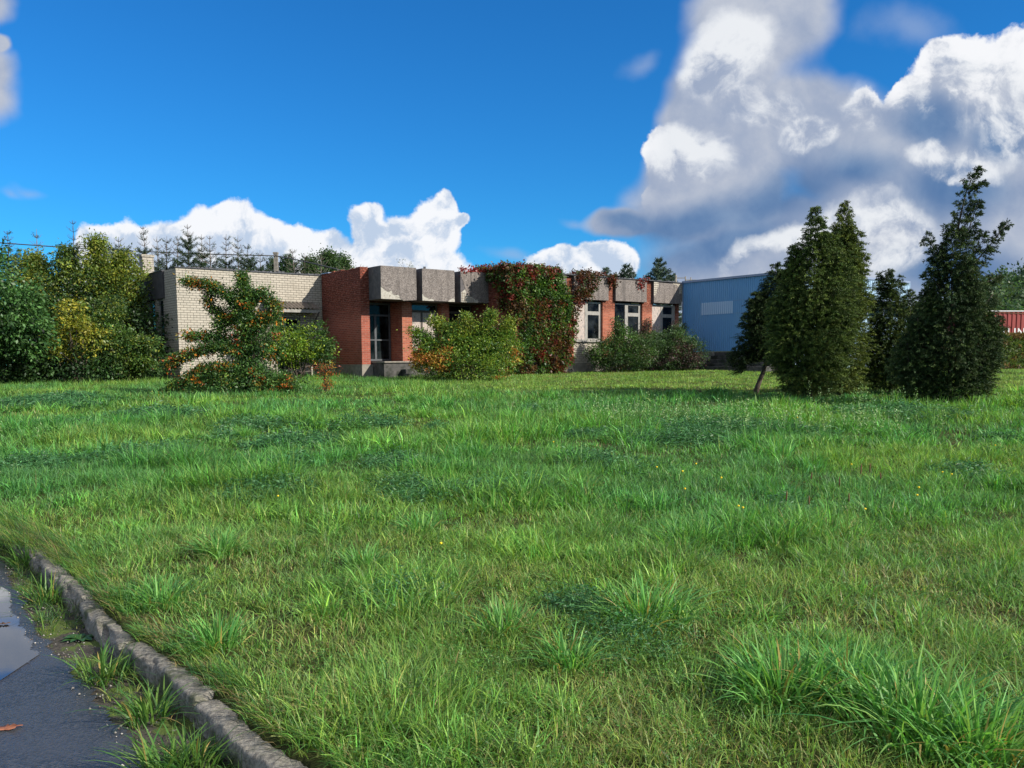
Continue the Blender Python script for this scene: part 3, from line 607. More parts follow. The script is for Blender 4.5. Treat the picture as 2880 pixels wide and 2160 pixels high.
def f(m):
    m.prism_y([(12.0, 5.4), (12.75, 5.4), (12.72, 5.93), (12.62, 5.98), (12.5, 5.86), (12.2, 5.72)], -3.9, -3.2); m.tube([(12.70, -3.92, 5.5), (12.60, -3.92, 5.96), (12.86, -3.92, 5.55)], 0.02)
part('roof_hatch', M_tar, f)
# right-hand part, set forward
def f(m): B(m, 12.35, 12.65, 6.40, 2.5, 0.7, 5.50)
part('step_wall', M_red, f, label='red brick return wall beside creeper')
part('red_pier', M_redp, lambda m: B(m, 12.65, 13.1, 6.27, 6.02, 1.2, 5.45))
for a, b, c, d in ((15.20, 16.0, 15.45, 15.92), (17.85, 18.64, 18.05, 18.62), (20.55, 21.24, 20.68, 21.2), (23.05, 23.22, 23.06, 23.2)):
    m = MB(); x0, x1 = a, b   # wide below, narrow between the panels: one stepped outline
    m.prism_y([(a, 1.73), (b, 1.73), (b, 4.44), (d, 4.44), (d, 5.46), (c, 5.46), (c, 4.44), (a, 4.44)], -6.27, -6.02)
    m.build('red_pier', M_redp, bld)
for a, b in ((13.1, 15.20), (16.0, 17.85), (18.64, 20.55), (21.24, 23.05)): part('spandrel', M_white, lambda m: B(m, a, b, 6.22, 6.02, 1.5, 2.52))
part('front_plinth', M_conc, lambda m: (B(m, 12.4, 15.2, 6.25, 6.0, .7, 1.5), B(m, 15.2, 16.02, 6.30, 6.0, .7, 1.728), B(m, 16.02, 23.2, 6.25, 6.0, .7, 1.5)))
part('window_head', M_dark, lambda m: B(m, 12.65, 23.2, 6.0, 5.85, 4.44, 5.4))
panel(13.2, 15.45, 6.02, 6.42, 4.45, 5.505, 'aggregate panel mostly under creeper')
panel(15.9, 18.10, 6.02, 6.42, 4.44, 5.505, 'aggregate panel with creeper hanging over corner')
panel(18.56, 20.70, 6.02, 6.42, 4.45, 5.51, 'whole aggregate panel over middle window')
ee = jag([(21.55, 5.50), (21.53, 5.25), (21.42, 5.13), (21.4, 4.95), (21.26, 4.78)], 6, .02, 3)
er = jag([(23.05, 4.95), (23.08, 5.2), (23.0, 5.33), (22.85, 5.40), (22.6, 5.42)], 7, .02, 3)
o = panel(21.2, 23.28, 6.02, 6.42, 4.45, 5.47, 'rightmost aggregate panel with bare bricks at corners', cut=[(21.21, 4.46), (23.27, 4.46), (23.27, 4.95)] + er + [(21.6, 5.45)] + ee + [(21.21, 4.78)])
MB().prism_y([(21.21, 4.80)] + ee[::-1] + [(21.21, 5.49)], -6.417, -6.41).build('bare_bricks', M_white, o)
MB().prism_y([(23.27, 4.97)] + [(23.27, 5.46), (22.6, 5.46)] + er[::-1], -6.417, -6.41).build('bare_bricks', M_white, o)
def f(m):
    r = np.random.default_rng(4); B(m, 12.6, 23.3, 6.48, 5.9, 5.51, 5.535)
    for k in range(52):
        a = 13.0 + k*0.19
        if a > 21.0 and r.random() < .35: continue
        B(m, a, a + r.uniform(.06, .18), 6.47 + r.uniform(0, .02), 6.2, 5.535, 5.54 + r.uniform(0, .045))
part('roof_coping', M_tar, f, label='ragged felt edge above panels')
W1 = [(16.08, 16.80, 2.62, 4.30), (16.98, 17.70, 3.93, 4.28), (16.98, 17.70, 2.66, 3.76)]
window(16.0, 17.85, 2.56, 4.37, 6.16, W1, board=(0,), sill=True, label='window with chipboard left half beside creeper')
W2 = [(18.72, 19.45, 2.62, 4.30), (19.66, 20.38, 3.93, 4.28), (19.66, 20.38, 2.66, 3.76)]
window(18.64, 20.55, 2.56, 4.37, 6.16, W2, sill=True, label='glazed window between the two orange piers')
W3 = [(21.32, 21.98, 2.62, 4.30), (22.14, 22.82, 3.93, 4.28), (22.14, 22.82, 2.66, 3.76)]
window(21.24, 23.05, 2.56, 4.37, 6.16, W3, board=(0,), sill=True, label='boarded window beside blue wall')
window(13.1, 15.2, 2.56, 4.37, 6.16, [(13.2, 14.0, 2.62, 4.3), (14.2, 15.1, 2.66, 4.28)], board=(0,), sill=True)

# ------------------------------------------------------------------ blue sheet-metal hall
hall = empty('metal_hall', (*uv2xy(23.3, 6.44), 1.1), PHI); tag(hall, 'long blue corrugated metal hall joined to the brick building', 'warehouse')
def hpart(name, mat, fn, label=None, parent=None):   # local origin at u 23.3, v 6.44, z 1.1
    m = MB(); fn(m); m.v = [(x-23.3, y+6.44, z-1.1) for x, y, z in m.v]; o = m.build(name, mat, parent or hall)
    if label: o['label'] = label
    return o
def corr_x(m, x, v0, v1, z0, z1, pitch=0.122, d=0.034):     # sheet facing -x
    k = 0; pts = []
    while v0 + k*pitch < v1:
        b = v0 + k*pitch
        for t, dd in ((0, 0), (0.62, 0), (0.74, d), (0.90, d)): 
            if b + t*pitch <= v1: pts.append((b + t*pitch, dd))
        k += 1
    pts.append((v1, 0))
    for (a, da), (b, db) in zip(pts[:-1], pts[1:]): m.quad((x-da, -a, z0), (x-da, -a, z1), (x-db, -b, z1), (x-db, -b, z0))
def corr_y(m, v, u0, u1, z0, z1, pitch=0.18, d=0.025):
    k = 0; pts = []
    while u0 + k*pitch < u1:
        b = u0 + k*pitch
        for t, dd in ((0, 0), (0.62, 0), (0.74, d), (0.90, d)): pts.append((b + t*pitch, dd))
        k += 1
    pts.append((u1, 0))
    for (a, da), (b, db) in zip(pts[:-1], pts[1:]): m.quad((a, -v-da, z0), (b, -v-db, z0), (b, -v-db, z1), (a, -v-da, z1))
hpart('blue_wall', M_blue, lambda m: corr_x(m, 23.33, 6.46, 13.0, 2.03, 5.50), 'shaded blue ribbed wall')
hpart('pale_patch', M_bluel, lambda m: corr_x(m, 23.322, 7.62, 9.58, 3.84, 4.44), 'pale blue rectangular patch on blue wall')
hpart('seam', M_flash, lambda m: (B(m, 23.298, 23.31, 9.6, 12.9, 4.448, 4.458), B(m, 23.298, 23.31, 9.6, 12.9, 3.84, 3.85)))
hpart('eave_flashing', M_flash, lambda m: (B(m, 23.24, 23.5, 6.44, 13.06, 5.50, 5.60), B(m, 23.5, 33.4, 13.06, 12.8, 5.50, 5.60), B(m, 23.28, 23.33, 6.43, 6.47, 2.0, 5.5)))
hpart('plinth', M_concd, lambda m: (B(m, 23.36, 24, 6.4, 12.95, 0.7, 2.0), B(m, 23.26, 23.36, 6.46, 12.95, 0.7, 1.98)))
def f(m): corr_y(m, 13.0, 23.4, 33.4, 4.55, 5.50); 
fw = hpart('front_wall', M_palesun, f, 'sunlit pale grey blue end of hall')
hpart('lower_front_wall', M_palesun, lambda m: (B(m, 23.4, 33.4, 12.96, 12.8, 0.8, 3.72)))
hpart('roof', M_flash, lambda m: B(m, 23.4, 33.4, 12.7, -8, 5.42, 5.52))
hpart('downpipe', M_flash, lambda m: m.tube([(27.3, -13.1, 1.2), (27.3, -13.1, 5.45)], 0.05, 8))
w_ = hpart('strip_window', M_flash, lambda m: [B(m, 23.45+k*1.5, 23.53+k*1.5, 13.0, 12.85, 3.72, 4.55) for k in range(7)] + [B(m, 23.4, 33.4, 13.02, 12.85, 4.49, 4.55)])
hpart('pane', M_glassd, lambda m: B(m, 23.45, 33.4, 12.93, 12.9, 3.72, 4.49), None, w_)
# concrete steps at the blue wall
st = empty('concrete_steps', (*uv2xy(22.6, 10.6), 1.1), PHI); tag(st, 'mossy concrete steps with a blocky side wall below the blue wall', 'steps')
def sp(name, mat, fn, label=None):
    m = MB(); fn(m); m.v = [(x-22.6, y+10.6, z-1.1) for x, y, z in m.v]; o = m.build(name, mat, st, 0.02)
    if label: o['label'] = label
sp('side_wall', M_conc, lambda m: B(m, 21.95, 23.24, 8.85, 8.42, 0.8, 1.98), 'pale concrete side wall of steps')
for k in range(5): sp('step', M_concd, lambda m: B(m, 21.75+k*0.29, 23.24, 12.7, 8.852, 0.8 if k == 0 else 1.13+k*0.172, 1.13+(k+1)*0.172 - 0.002))

# bench by the wall
bu, bv = 4.75, 1.2
bn = empty('garden_bench', (*uv2xy(bu, bv), 0.98), PHI); tag(bn, 'broken low bench of two dark rails on brick blocks under the bright green bush', 'bench')
m = MB(); m.tube([(-.62, 0.0, .45), (-.1, .02, .46), (.75, 0, .52)], 0.035, 6); m.build('rail', M_woodd, bn)
m = MB(); m.tube([(-.52, -.08, .22), (.1, -.06, .25), (.80, -.05, .30)], 0.035, 6); m.build('rail', M_woodd, bn)
MB().box(.44, .62, -.12, .18, -.1, .47).build('brick_support', M_white, bn)
MB().box(-.95, -.66, -.15, .2, -.1, .30).build('brick_support', M_conc, bn)
MB().prism_z([(-.70, -.1), (-.60, -.12), (-.54, .12), (-.64, .14)], -.1, .62).build('post', M_woodd, bn)

# ------------------------------------------------------------------ red container on the bank, rusty pole
ct = empty('shipping_container', (29.2, 49.5, 3.0), R(10)); tag(ct, 'red steel shipping container with white lettering on top of the bank', 'container')
def f(m):
    k = 0; x = -4.0; pts = []
    while x < 8:
        for t, dd in ((0, 0), (.35, 0), (.5, .035), (.85, .035)): pts.append((x + t*.28, dd))
        x += .28
    for (a, da), (b, db) in zip(pts[:-1], pts[1:]): m.quad((a, -da*-1, -0.3), (b, db, -0.3), (b, db, 1.12), (a, da, 1.12))
f_ = MB(); f(f_); f_.build('side_panel', M_cred, ct)
MB().box(-4.0, 8.0, 0.04, 2.4, -0.3, 1.12).build('body', M_cred, ct)
MB().box(-4.05, 8.05, -0.03, 2.45, 1.12, 1.17).build('top_rail', M_ins, ct)
m = MB(); m.prism_y([(-3.6, 1.10), (8, 0.80), (8, 0.76), (-3.6, 1.06)], -0.02, -0.005); m.build('cable', M_rust, ct)
def text(txt, x, size, z):
    cu = bpy.data.curves.new('letter', 'FONT'); cu.body = txt; cu.size = size; cu.extrude = 0.004; cu.align_x = 'CENTER'; cu.offset = 0.012
    tmp = bpy.data.objects.new('letter', cu); col.objects.link(tmp); bpy.context.view_layer.update()
    me = bpy.data.meshes.new_from_object(tmp.evaluated_get(bpy.context.evaluated_depsgraph_get())); bpy.data.objects.remove(tmp); bpy.data.curves.remove(cu)
    o = link('letter', me, None, ct); me.materials.clear(); me.materials.append(M_ins); o.location = (x, -0.008, z); o.rotation_euler = (R(90), 0, 0); return o
for ch_, x_ in (('\u0160', -3.10), ('U', -2.70), ('A', -2.31), ('L', -1.90), ('I', -1.59), ('N', -1.20), ('I', -0.80), ('N', -0.45)): text(ch_, x_, 0.62, -0.22)
bk = MB(); bk.tube([(0, 0, -0.3), (0.02, 0, 1.0), (0, 0, 1.86), (-0.02, 0, 1.98), (-0.22, 0, 2.06), (-0.38, 0, 2.04)], 0.035, 7)
o = bk.build('steel_pole', M_rust); o.location = (20.9, 40.2, 1.04); tag(o, 'thin rusty steel pole with a bent hooked top right of the tallest conifer', 'pole')

# ------------------------------------------------------------------ power line behind the building
pl = empty('utility_pole', (-14.0, 54.0, 1.1)); tag(pl, 'square grey concrete utility pole rising behind the pale wing', 'pole')
MB().prism_z([(-.11, -.11), (.11, -.11), (.11, .11), (-.11, .11)], 0, 7.0).build('pole', M_conc, pl)
MB().box(-.14, .14, -.14, .14, 7.0, 7.1).build('cap', M_conc, pl)
m = MB(); m.tube([(-.28, -.12, 5.22), (.28, -.12, 5.3)], 0.03); m.build('crossbar', M_rust, pl)
def cable(name, pts, r, label):
    m = MB(); m.tube(pts, r, 5); o = m.build(name, M_tar); tag(o, label, 'cable', 'overhead cables'); return o
def sagline(a, b, sag, n=24): return [tuple(np.array(a)*(1-t)+np.array(b)*t - np.array([0, 0, sag*4*t*(1-t)])) for t in np.linspace(0, 1, n)]
cable('overhead_cable', sagline((-46, 54, 10.6), (-14.0, 53.85, 7.98), 0.45), 0.035, 'thick overhead cable left of the concrete pole')
cable('overhead_cable', sagline((-14.0, 53.85, 7.98), (-6.2, 47, 5.6), -0.12), 0.035, 'thick overhead cable sloping down right of the concrete pole')
cable('overhead_cable', sagline((-46, 56, 8.9), (-14.0, 54.2, 6.5), 0.3), 0.014, 'thin overhead cable below the thick one')

# ------------------------------------------------------------------ plants
def unit(v): return v / (np.linalg.norm(v, axis=1, keepdims=True) + 1e-9)
def leaves_mesh(name, P, D, Lg, Wd, C, fold=0.12, seed=1):
    r = np.random.default_rng(seed); n = len(P); D = unit(D)
    S = unit(np.cross(D, unit(r.normal(size=(n, 3))))); Nn = np.cross(D, S)
    Lg = np.asarray(Lg)[:, None] * np.ones((n, 1)); Wd = np.asarray(Wd)[:, None] * np.ones((n, 1))
    V = np.stack([P, P + D*Lg*0.42 + S*Wd*0.5 + Nn*Lg*fold, P + D*Lg - Nn*Lg*fold*0.6, P + D*Lg*0.42 - S*Wd*0.5 + Nn*Lg*fold], 1).reshape(-1, 3)
    return fastmesh(name, V, np.arange(4*n), np.arange(0, 4*n, 4), C)
def pick(r, pal, n, w=None, jit=0.18):
    pal = np.array(pal, float); w = np.ones(len(pal)) if w is None else np.array(w, float)
    i = r.choice(len(pal), n, p=w/w.sum()); return pal[i] * (1 + r.normal(0, jit, (n, 1)))
def jitter(r, C, j=0.16): return np.clip(C * (1 + r.normal(0, j, (len(C), 1))) * (1 + r.normal(0, j*0.35, C.shape)), 0.002, 0.9)
def plant(name, label, cat, loc, lobes=(), limbs=(), ncl=100, per=30, cr=0.16, Ll=0.07, Lw=0.035, pal=((.05, .1, .02),), w=None, colfn=None, group=None, seed=1,
          droop=0.25, stems=14, stem_r=0.02, outer=0.55, trunk=None, mat=None, limb_den=60, base_r=0.15, mat_stem=None, up=0.0, leafpart='foliage', clumpj=0.22):
    """lobes: (x,y,z,rx,ry,rz[,weight]) in metres from the base; limbs: (points, radii). Leaves come in clumps on twigs."""
    r = np.random.default_rng(seed); root = empty(name, loc); tag(root, label, cat, group)
    cen = []; sz = []; ax_ = []
    if lobes:
        W = np.array([l[6] if len(l) > 6 else l[3]*l[4]+l[3]*l[5]+l[4]*l[5] for l in lobes]); W = W/W.sum()
        for l, k in zip(lobes, r.multinomial(ncl, W)):
            d = unit(r.normal(size=(k, 3))); q = (outer + (1-outer)*r.random((k, 1))**0.6)
            q *= 1 + (r.random((k, 1)) - .5)*0.28
            p = np.array(l[:3]) + d*q*np.array(l[3:6]); p = p[p[:, 2] > 0.03]; cen.append(p); ax_.append(np.repeat([l[:3]], len(p), 0))
    for pts, rad in limbs:
        pts = np.array(pts, float); seg = np.linalg.norm(np.diff(pts, axis=0), axis=1); cum = np.concatenate([[0], np.cumsum(seg)]); rad = np.array(rad, float)
        m = max(2, int(cum[-1]*limb_den*np.mean(rad)/0.2)); s_ = r.random(m)*cum[-1]
        c = np.stack([np.interp(s_, cum, pts[:, i]) for i in range(3)], 1); rr = np.interp(s_, cum, rad)[:, None]
        p = c + unit(r.normal(size=(m, 3)))*rr*r.random((m, 1))**0.6; cen.append(p); ax_.append(c)
    cen = np.concatenate(cen); ax_ = np.concatenate(ax_); n = len(cen)
    ccol = colfn(cen, r) if colfn else pick(r, pal, n, w, clumpj)
    k = np.maximum(3, r.poisson(per, n)); idx = np.repeat(np.arange(n), k); m = len(idx)
    P = cen[idx] + r.normal(size=(m, 3))*cr*np.array([1, 1, .75])*r.uniform(.6, 1.3, (n, 1))[idx]; keep = P[:, 2] > 0.0; P = P[keep]; idx = idx[keep]; m = len(P)
    D = unit(P - ax_[idx])*0.7 + r.normal(size=(m, 3))*0.6 + np.array([0, 0, -droop+up])
    s = r.uniform(.6, 1.25, m)
    me = leaves_mesh(leafpart, P, D, Ll*s, Lw*s, jitter(r, ccol[idx]), seed=seed); link(leafpart, me, mat or M_leaf, root)
    sb = MB()
    if trunk: sb.tube(*trunk)
    for pts, rad in limbs: sb.tube(pts, [stem_r*(1-0.8*t) for t in np.linspace(0, 1, len(pts))], 5)
    if stems:
        for i in r.choice(n, min(stems, n), replace=False):
            t = cen[i]; a = np.array([t[0]*0.12 + r.normal(0, base_r), t[1]*0.12 + r.normal(0, base_r), -0.05])
            if trunk: q = trunk[0][min(len(trunk[0])-1, int(r.integers(1, len(trunk[0]))))]; a = np.array(q, float)
            if a[2] > t[2]: a[2] = t[2]*0.5
            mid = a*0.45 + t*0.55 + np.array([0, 0, 0.12*np.linalg.norm(t-a)]); mid[:2] = mid[:2]*0.85 + a[:2]*0.15
            sb.tube([a, a*0.7+mid*0.3+r.normal(0, .02, 3), mid, t], [stem_r, stem_r*.8, stem_r*.5, stem_r*.15], 5)
    if sb.v: sb.build('trunk' if trunk else 'stems', mat_stem or M_bark, root)
    return root
GZ = lambda x, y: float(hbase(np.array(x), np.array(y)))
def L3(x, y): return (x, y, GZ(x, y))

# -- cotoneaster-like arching shrub before the pale wall
kx = 0.00302
def zp(pts, y=0.0): return [((x-1230)*kx, y+dy, (1490-z)*kx) for (x, z, *e) in pts for dy in (e or [0])]
limbs = [(zp([(1230, 1480), (1225, 1150), (1232, 800), (1205, 520), (1195, 300)]), (.35, .36, .30, .14, .05)),
 (zp([(1235, 900), (1170, 700), (1080, 530), (900, 430), (760, 385), (610, 375)]), (.28, .22, .16, .11, .07, .05)),
 (zp([(920, 420, .1), (850, 470, .1), (840, 560, .1), (880, 640, .1), (960, 700, .1), (1080, 760)]), (.12, .10, .10, .10, .12, .2)),
 (zp([(1215, 640), (1330, 510), (1430, 540), (1510, 620), (1550, 640)]), (.2, .13, .10, .08, .05)),
 (zp([(1230, 480), (1300, 500), (1400, 480), (1430, 450)]), (.14, .09, .07, .04)),
 (zp([(1200, 1050), (1010, 960), (800, 925), (620, 910)]), (.3, .2, .10, .05)),
 (zp([(1200, 1100, -.2), (920, 1010, -.3), (720, 1085, -.3), (600, 1120, -.3), (440, 1200, -.3)]), (.3, .14, .09, .10, .14)),
 (zp([(1100, 800), (960, 760), (950, 850), (980, 880)]), (.2, .12, .08, .06)),
 (zp([(1200, 1300, -.3), (900, 1220, -.4), (660, 1330, -.5), (500, 1450, -.5), (390, 1520, -.5)]), (.3, .2, .16, .10, .06)),
 (zp([(1300, 1300, -.3), (1500, 1350, -.4), (1680, 1440, -.4), (1760, 1480, -.4)]), (.3, .22, .12, .06)),
 (zp([(1240, 850), (1380, 760), (1480, 700), (1500, 740)]), (.25, .22, .15, .1)),
 (zp([(1000, 1250, -.5), (800, 1400, -.7), (700, 1560, -.9)]), (.25, .2, .08))]
lobes = [(.15, 0, 1.55, .52, .5, .85, 1.4), (.0, -.1, 2.35, .34, .4, .5, .5), (.55, .1, 1.45, .55, .5, .6, 1.1), (.2, -.3, .42, 1.25, .8, .40, 1.6), (.9, -.3, .34, .8, .7, .30, .8), (-.7, -.2, .5, .7, .6, .26, .5), (.35, -.5, .22, .8, .5, .18, .4)]
def cfn(c, r):
    n = len(c); g = pick(r, [(.070, .155, .035), (.045, .11, .03), (.11, .19, .035), (.028, .07, .02)], n, (3, 3, 2, 2), .2)
    o = pick(r, [(.55, .15, .025), (.62, .24, .03), (.36, .08, .03), (.30, .22, .03), (.60, .34, .04)], n, (3, 2, 2, 4, 1), .2)
    edge = np.clip(np.hypot(c[:, 0]-.1, 0)/2.0, 0, 1); pr = 0.03 + 0.20*edge*(c[:, 2] > .6) + .09*(c[:, 2] < .5)
    return np.where((r.random(n) < pr)[:, None], o, g)
plant('arching_shrub', 'tall arching shrub with orange berries and leaves in front of the pale brick wall', 'shrub', L3(-7.92, 26.99), lobes, limbs, 230, 24, .10, .085, .04, colfn=cfn, seed=11, stems=30, stem_r=.022, limb_den=95)
# -- small orange sapling
def cfo(c, r): n = len(c); return np.where((r.random(n) < np.where(c[:, 2] < .6, .8, .45))[:, None], pick(r, [(.55, .14, .03), (.42, .22, .03), (.35, .06, .03)], n), pick(r, [(.05, .1, .03)], n))
plant('small_sapling', 'small sapling with orange red leaves left of the red corner plinth', 'sapling', L3(-5.64, 27.16), [(0, 0, .78, .40, .35, .28), (-.2, 0, .66, .25, .2, .2), (.25, 0, .7, .25, .2, .25)],
      [([(-.07, 0, 0), (-.06, 0, .4), (-.1, 0, .8)], (.12, .10, .1)), ([(.07, 0, 0), (.08, 0, .4), (.14, 0, .9)], (.12, .08, .1))], 38, 12, .06, .05, .026, colfn=cfo, seed=12, stems=8, stem_r=.010, base_r=.04, limb_den=80)
# -- bright green bush before the side door
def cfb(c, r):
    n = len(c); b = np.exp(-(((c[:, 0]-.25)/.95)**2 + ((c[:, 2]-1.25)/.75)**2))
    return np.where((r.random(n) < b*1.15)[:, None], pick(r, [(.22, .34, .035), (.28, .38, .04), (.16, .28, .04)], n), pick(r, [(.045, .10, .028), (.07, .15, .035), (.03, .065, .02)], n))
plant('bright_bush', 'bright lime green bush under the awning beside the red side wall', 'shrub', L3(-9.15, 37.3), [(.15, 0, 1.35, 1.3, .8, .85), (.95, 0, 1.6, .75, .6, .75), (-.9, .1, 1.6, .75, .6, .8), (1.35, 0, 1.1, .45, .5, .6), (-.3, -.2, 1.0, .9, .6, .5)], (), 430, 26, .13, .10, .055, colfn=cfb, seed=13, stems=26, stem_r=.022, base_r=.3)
# -- big green-yellow shrub at the entrance
def cfc(c, r):
    n = len(c); o = fbm(c[:, 0]*1.3+9, c[:, 2]*1.3+4, 77, 3); low = (c[:, 2] < 1.3)
    g = pick(r, [(.10, .20, .03), (.17, .26, .035), (.045, .11, .022), (.24, .31, .04)], n, (4, 3, 2, 2), .2)
    top = pick(r, [(.26, .28, .04), (.20, .24, .035)], n); orr = pick(r, [(.48, .20, .04), (.45, .30, .045), (.42, .14, .035)], n)
    g = np.where(((r.random(n) < .4) & (c[:, 2] > 1.9))[:, None], top, g)
    return np.where(((o > .60) & low & (r.random(n) < .75))[:, None], orr, g)
plant('broad_shrub', 'broad yellow green shrub with orange patches in front of the entrance steps', 'shrub', L3(-1.86, 34.6), [(0, 0, .9, 1.85, 1.1, .8), (-.9, 0, 1.2, 1.0, .8, .7), (.5, .2, 1.4, 1.1, .8, .75), (1.4, .3, 1.1, .95, .8, .9), (-1.5, -.1, .9, .6, .6, .6), (.1, -.5, .5, 1.7, .7, .5), (-.2, 0, 1.85, .5, .4, .35)],
      [([(-.3, 0, 1), (-.75, 0, 2.0), (-1.15, 0, 2.35)], (.3, .25, .10)), ([(.2, 0, 1), (.2, 0, 2.1), (.1, 0, 2.45)], (.3, .25, .10)), ([(.6, 0, 1), (.95, 0, 2.2), (1.15, 0, 2.55)], (.3, .22, .10)), ([(1.0, 0, 1), (1.6, 0, 1.9), (1.85, 0, 2.3)], (.3, .25, .10)), ([(-.8, 0, 1), (-1.5, 0, 1.7), (-1.95, 0, 1.95)], (.3, .2, .10))],
      800, 26, .13, .095, .044, colfn=cfc, seed=14, stems=34, stem_r=.025, base_r=.35, droop=.15)
# -- three shrubs below the right-hand windows
gR = 'shrubs below the right-hand windows'
def pxy(u, v): x, y = uv2xy(u, v); return L3(float(x), float(y))
plant('window_shrub', 'dark green shrub at the left below the chipboard window', 'shrub', pxy(17.2, 7.7), [(0, 0, .85, 1.1, .8, .8), (.5, 0, 1.45, .7, .5, .6), (-.5, 0, .8, .7, .6, .6), (1.2, 0, .9, .8, .6, .8)], [([(.2, 0, 1), (.3, 0, 1.7), (.1, 0, 2.4)], (.3, .2, .08))], 520, 26, .12, .085, .04, ((.060, .13, .035), (.095, .18, .04), (.035, .075, .024), (.10, .09, .04)), (3, 2, 3, 1), group=gR, seed=15, stems=16)
def cfp(c, r): n = len(c); o = fbm(c[:, 0]*1.1+3, c[:, 2]*1.6+8, 88, 3); return np.where(((o > .5) & (r.random(n) < .65))[:, None], pick(r, [(.085, .05, .05), (.12, .085, .075), (.06, .035, .035)], n), pick(r, [(.065, .13, .045), (.045, .09, .033), (.10, .17, .065)], n))
plant('window_shrub', 'broad dark shrub with purple brown leaves below the middle window', 'shrub', pxy(20.0, 8.2), [(0, 0, .8, 1.5, .9, .75), (-.9, 0, 1.2, .8, .6, .7), (.6, 0, 1.15, 1.0, .7, .8), (1.4, 0, .8, .7, .6, .7)], [([(-.8, 0, 1), (-.9, 0, 1.8), (-.8, 0, 2.35)], (.3, .2, .1)), ([(.5, 0, 1), (.7, 0, 1.7), (.5, 0, 2.2)], (.3, .2, .1))], 820, 26, .12, .082, .038, colfn=cfp, group=gR, seed=16, stems=24)
plant('window_shrub', 'rounded dark green shrub beside the blue wall and the concrete steps', 'shrub', pxy(21.1, 7.3), [(0, 0, .95, 1.0, .8, .9), (.6, 0, .75, .6, .5, .65), (-.5, 0, 1.35, .7, .6, .65)], [([(.3, 0, 1), (.6, 0, 1.7), (.85, 0, 2.15)], (.3, .2, .1))], 440, 26, .12, .082, .038, ((.060, .13, .038), (.04, .085, .028), (.12, .18, .06), (.10, .06, .05)), (3, 3, 2, 1), group=gR, seed=17, stems=18)

# -- Virginia creeper
def inpoly(x, y, poly):
    c = np.zeros(x.shape, bool); n = len(poly)
    for i in range(n):
        (xa, ya), (xb, yb) = poly[i], poly[(i+1) % n]
        with np.errstate(divide='ignore', invalid='ignore'): c ^= ((ya > y) != (yb > y)) & (x < (xb-xa)*(y-ya)/(yb-ya+1e-12)+xa)
    return c
def creeper(label, polys, seed, den=120, per=17, cfn=None, stems=()):
    r = np.random.default_rng(seed); root = empty('climbing_vine', (*uv2xy(15, 6.4), 1.0), PHI); tag(root, label, 'climbing plant', 'Virginia creeper on the facade')
    C = []; O = []
    for kind, poly, thick in polys:
        p = np.array(poly); a0, a1, b0, b1 = p[:, 0].min(), p[:, 0].max(), p[:, 1].min(), p[:, 1].max(); n = int((a1-a0)*(b1-b0)*den)
        a = r.uniform(a0, a1, n); b = r.uniform(b0, b1, n); wob = (fbm(a*2.2+3, b*2.2, seed, 3)-.5)*.5; k = inpoly(a+wob*.6, b+wob, poly); a, b = a[k], b[k]
        hole = fbm(a*1.7+8, b*1.7+2, seed+5, 3); k = hole > .27; a, b = a[k], b[k]
        th = r.random(len(a))*thick*(.35+.9*fbm(a*1.3, b*1.3, seed+9, 3))
        if kind == 'front': C.append(np.stack([a-15, -(6.43+th-6.4), b-1.0], 1)); O.append(np.repeat([[0, -1, -.25]], len(a), 0))
        elif kind == 'side': C.append(np.stack([12.34-th-15, -(a-6.4), b-1.0], 1)); O.append(np.repeat([[-1, -.2, -.25]], len(a), 0))
        else: C.append(np.stack([a-15, -(b-6.4), 5.60+th*.5-1.0], 1)); O.append(np.repeat([[0, -.4, .3]], len(a), 0))
    C = np.concatenate(C); O = np.concatenate(O); n = len(C); cc = cfn(C, r)
    kk = np.maximum(2, r.poisson(per, n)); idx = np.repeat(np.arange(n), kk); m = len(idx)
    P = C[idx] + r.normal(size=(m, 3))*.085; D = O[idx]*.7 + r.normal(size=(m, 3))*.55 + np.array([0, 0, -.35])
    s = r.uniform(.6, 1.3, m); link('foliage', leaves_mesh('foliage', P, D, .11*s, .072*s, jitter(r, cc[idx]), seed=seed), M_leaf, root)
    sb = MB()
    for pts in stems: sb.tube([(u-15, -(v-6.4), z-1.0) for u, v, z in pts], 0.018, 5)
    if sb.v: sb.build('stems', M_bark, root)
def cfv(c, r):
    n = len(c); u = c[:, 0]+15; z = c[:, 2]+1; a = fbm(u*1.1+2, z*.8+5, 91, 3); b = fbm(u*2.4+12, z*2.4+1, 95, 3)
    green = pick(r, [(.065, .14, .03), (.11, .20, .035), (.04, .085, .022)], n); brown = pick(r, [(.12, .062, .028), (.16, .095, .03), (.085, .05, .025)], n); red = pick(r, [(.19, .032, .022), (.13, .028, .02)], n)
    pr = np.clip((a-.52)*3.2 + .20*(z > 5.2) + .03, .03, .75); o = np.where((r.random(n) < pr)[:, None], brown, green)
    return np.where(((b > .64) & (r.random(n) < .6))[:, None] | ((z > 5.55) & (r.random(n) < .22))[:, None], red, o)
cf_dark = lambda c, r: pick(r, [(.12, .05, .026), (.08, .04, .022), (.05, .07, .022), (.17, .035, .025)], len(c), (3, 2, 3, 1))
cf_red = lambda c, r: pick(r, [(.25, .03, .025), (.16, .025, .02)], len(c))
main = [(12.38, 5.65), (12.73, 5.82), (13.33, 5.74), (14.15, 5.66), (14.88, 5.62), (15.2, 5.21), (15.41, 4.59), (15.52, 3.95), (15.80, 3.48), (15.80, 2.99), (15.67, 2.5), (15.52, 1.86), (15.35, 1.21), (15.15, 1.0), (12.89, 0.95), (12.38, 1.0)]
side = [(4.66, 5.45), (4.66, 5.78), (6.5, 5.9), (6.6, 1.0), (6.25, 1.0), (6.1, 3.6), (5.8, 4.1), (5.45, 5.0), (5.0, 5.25)]
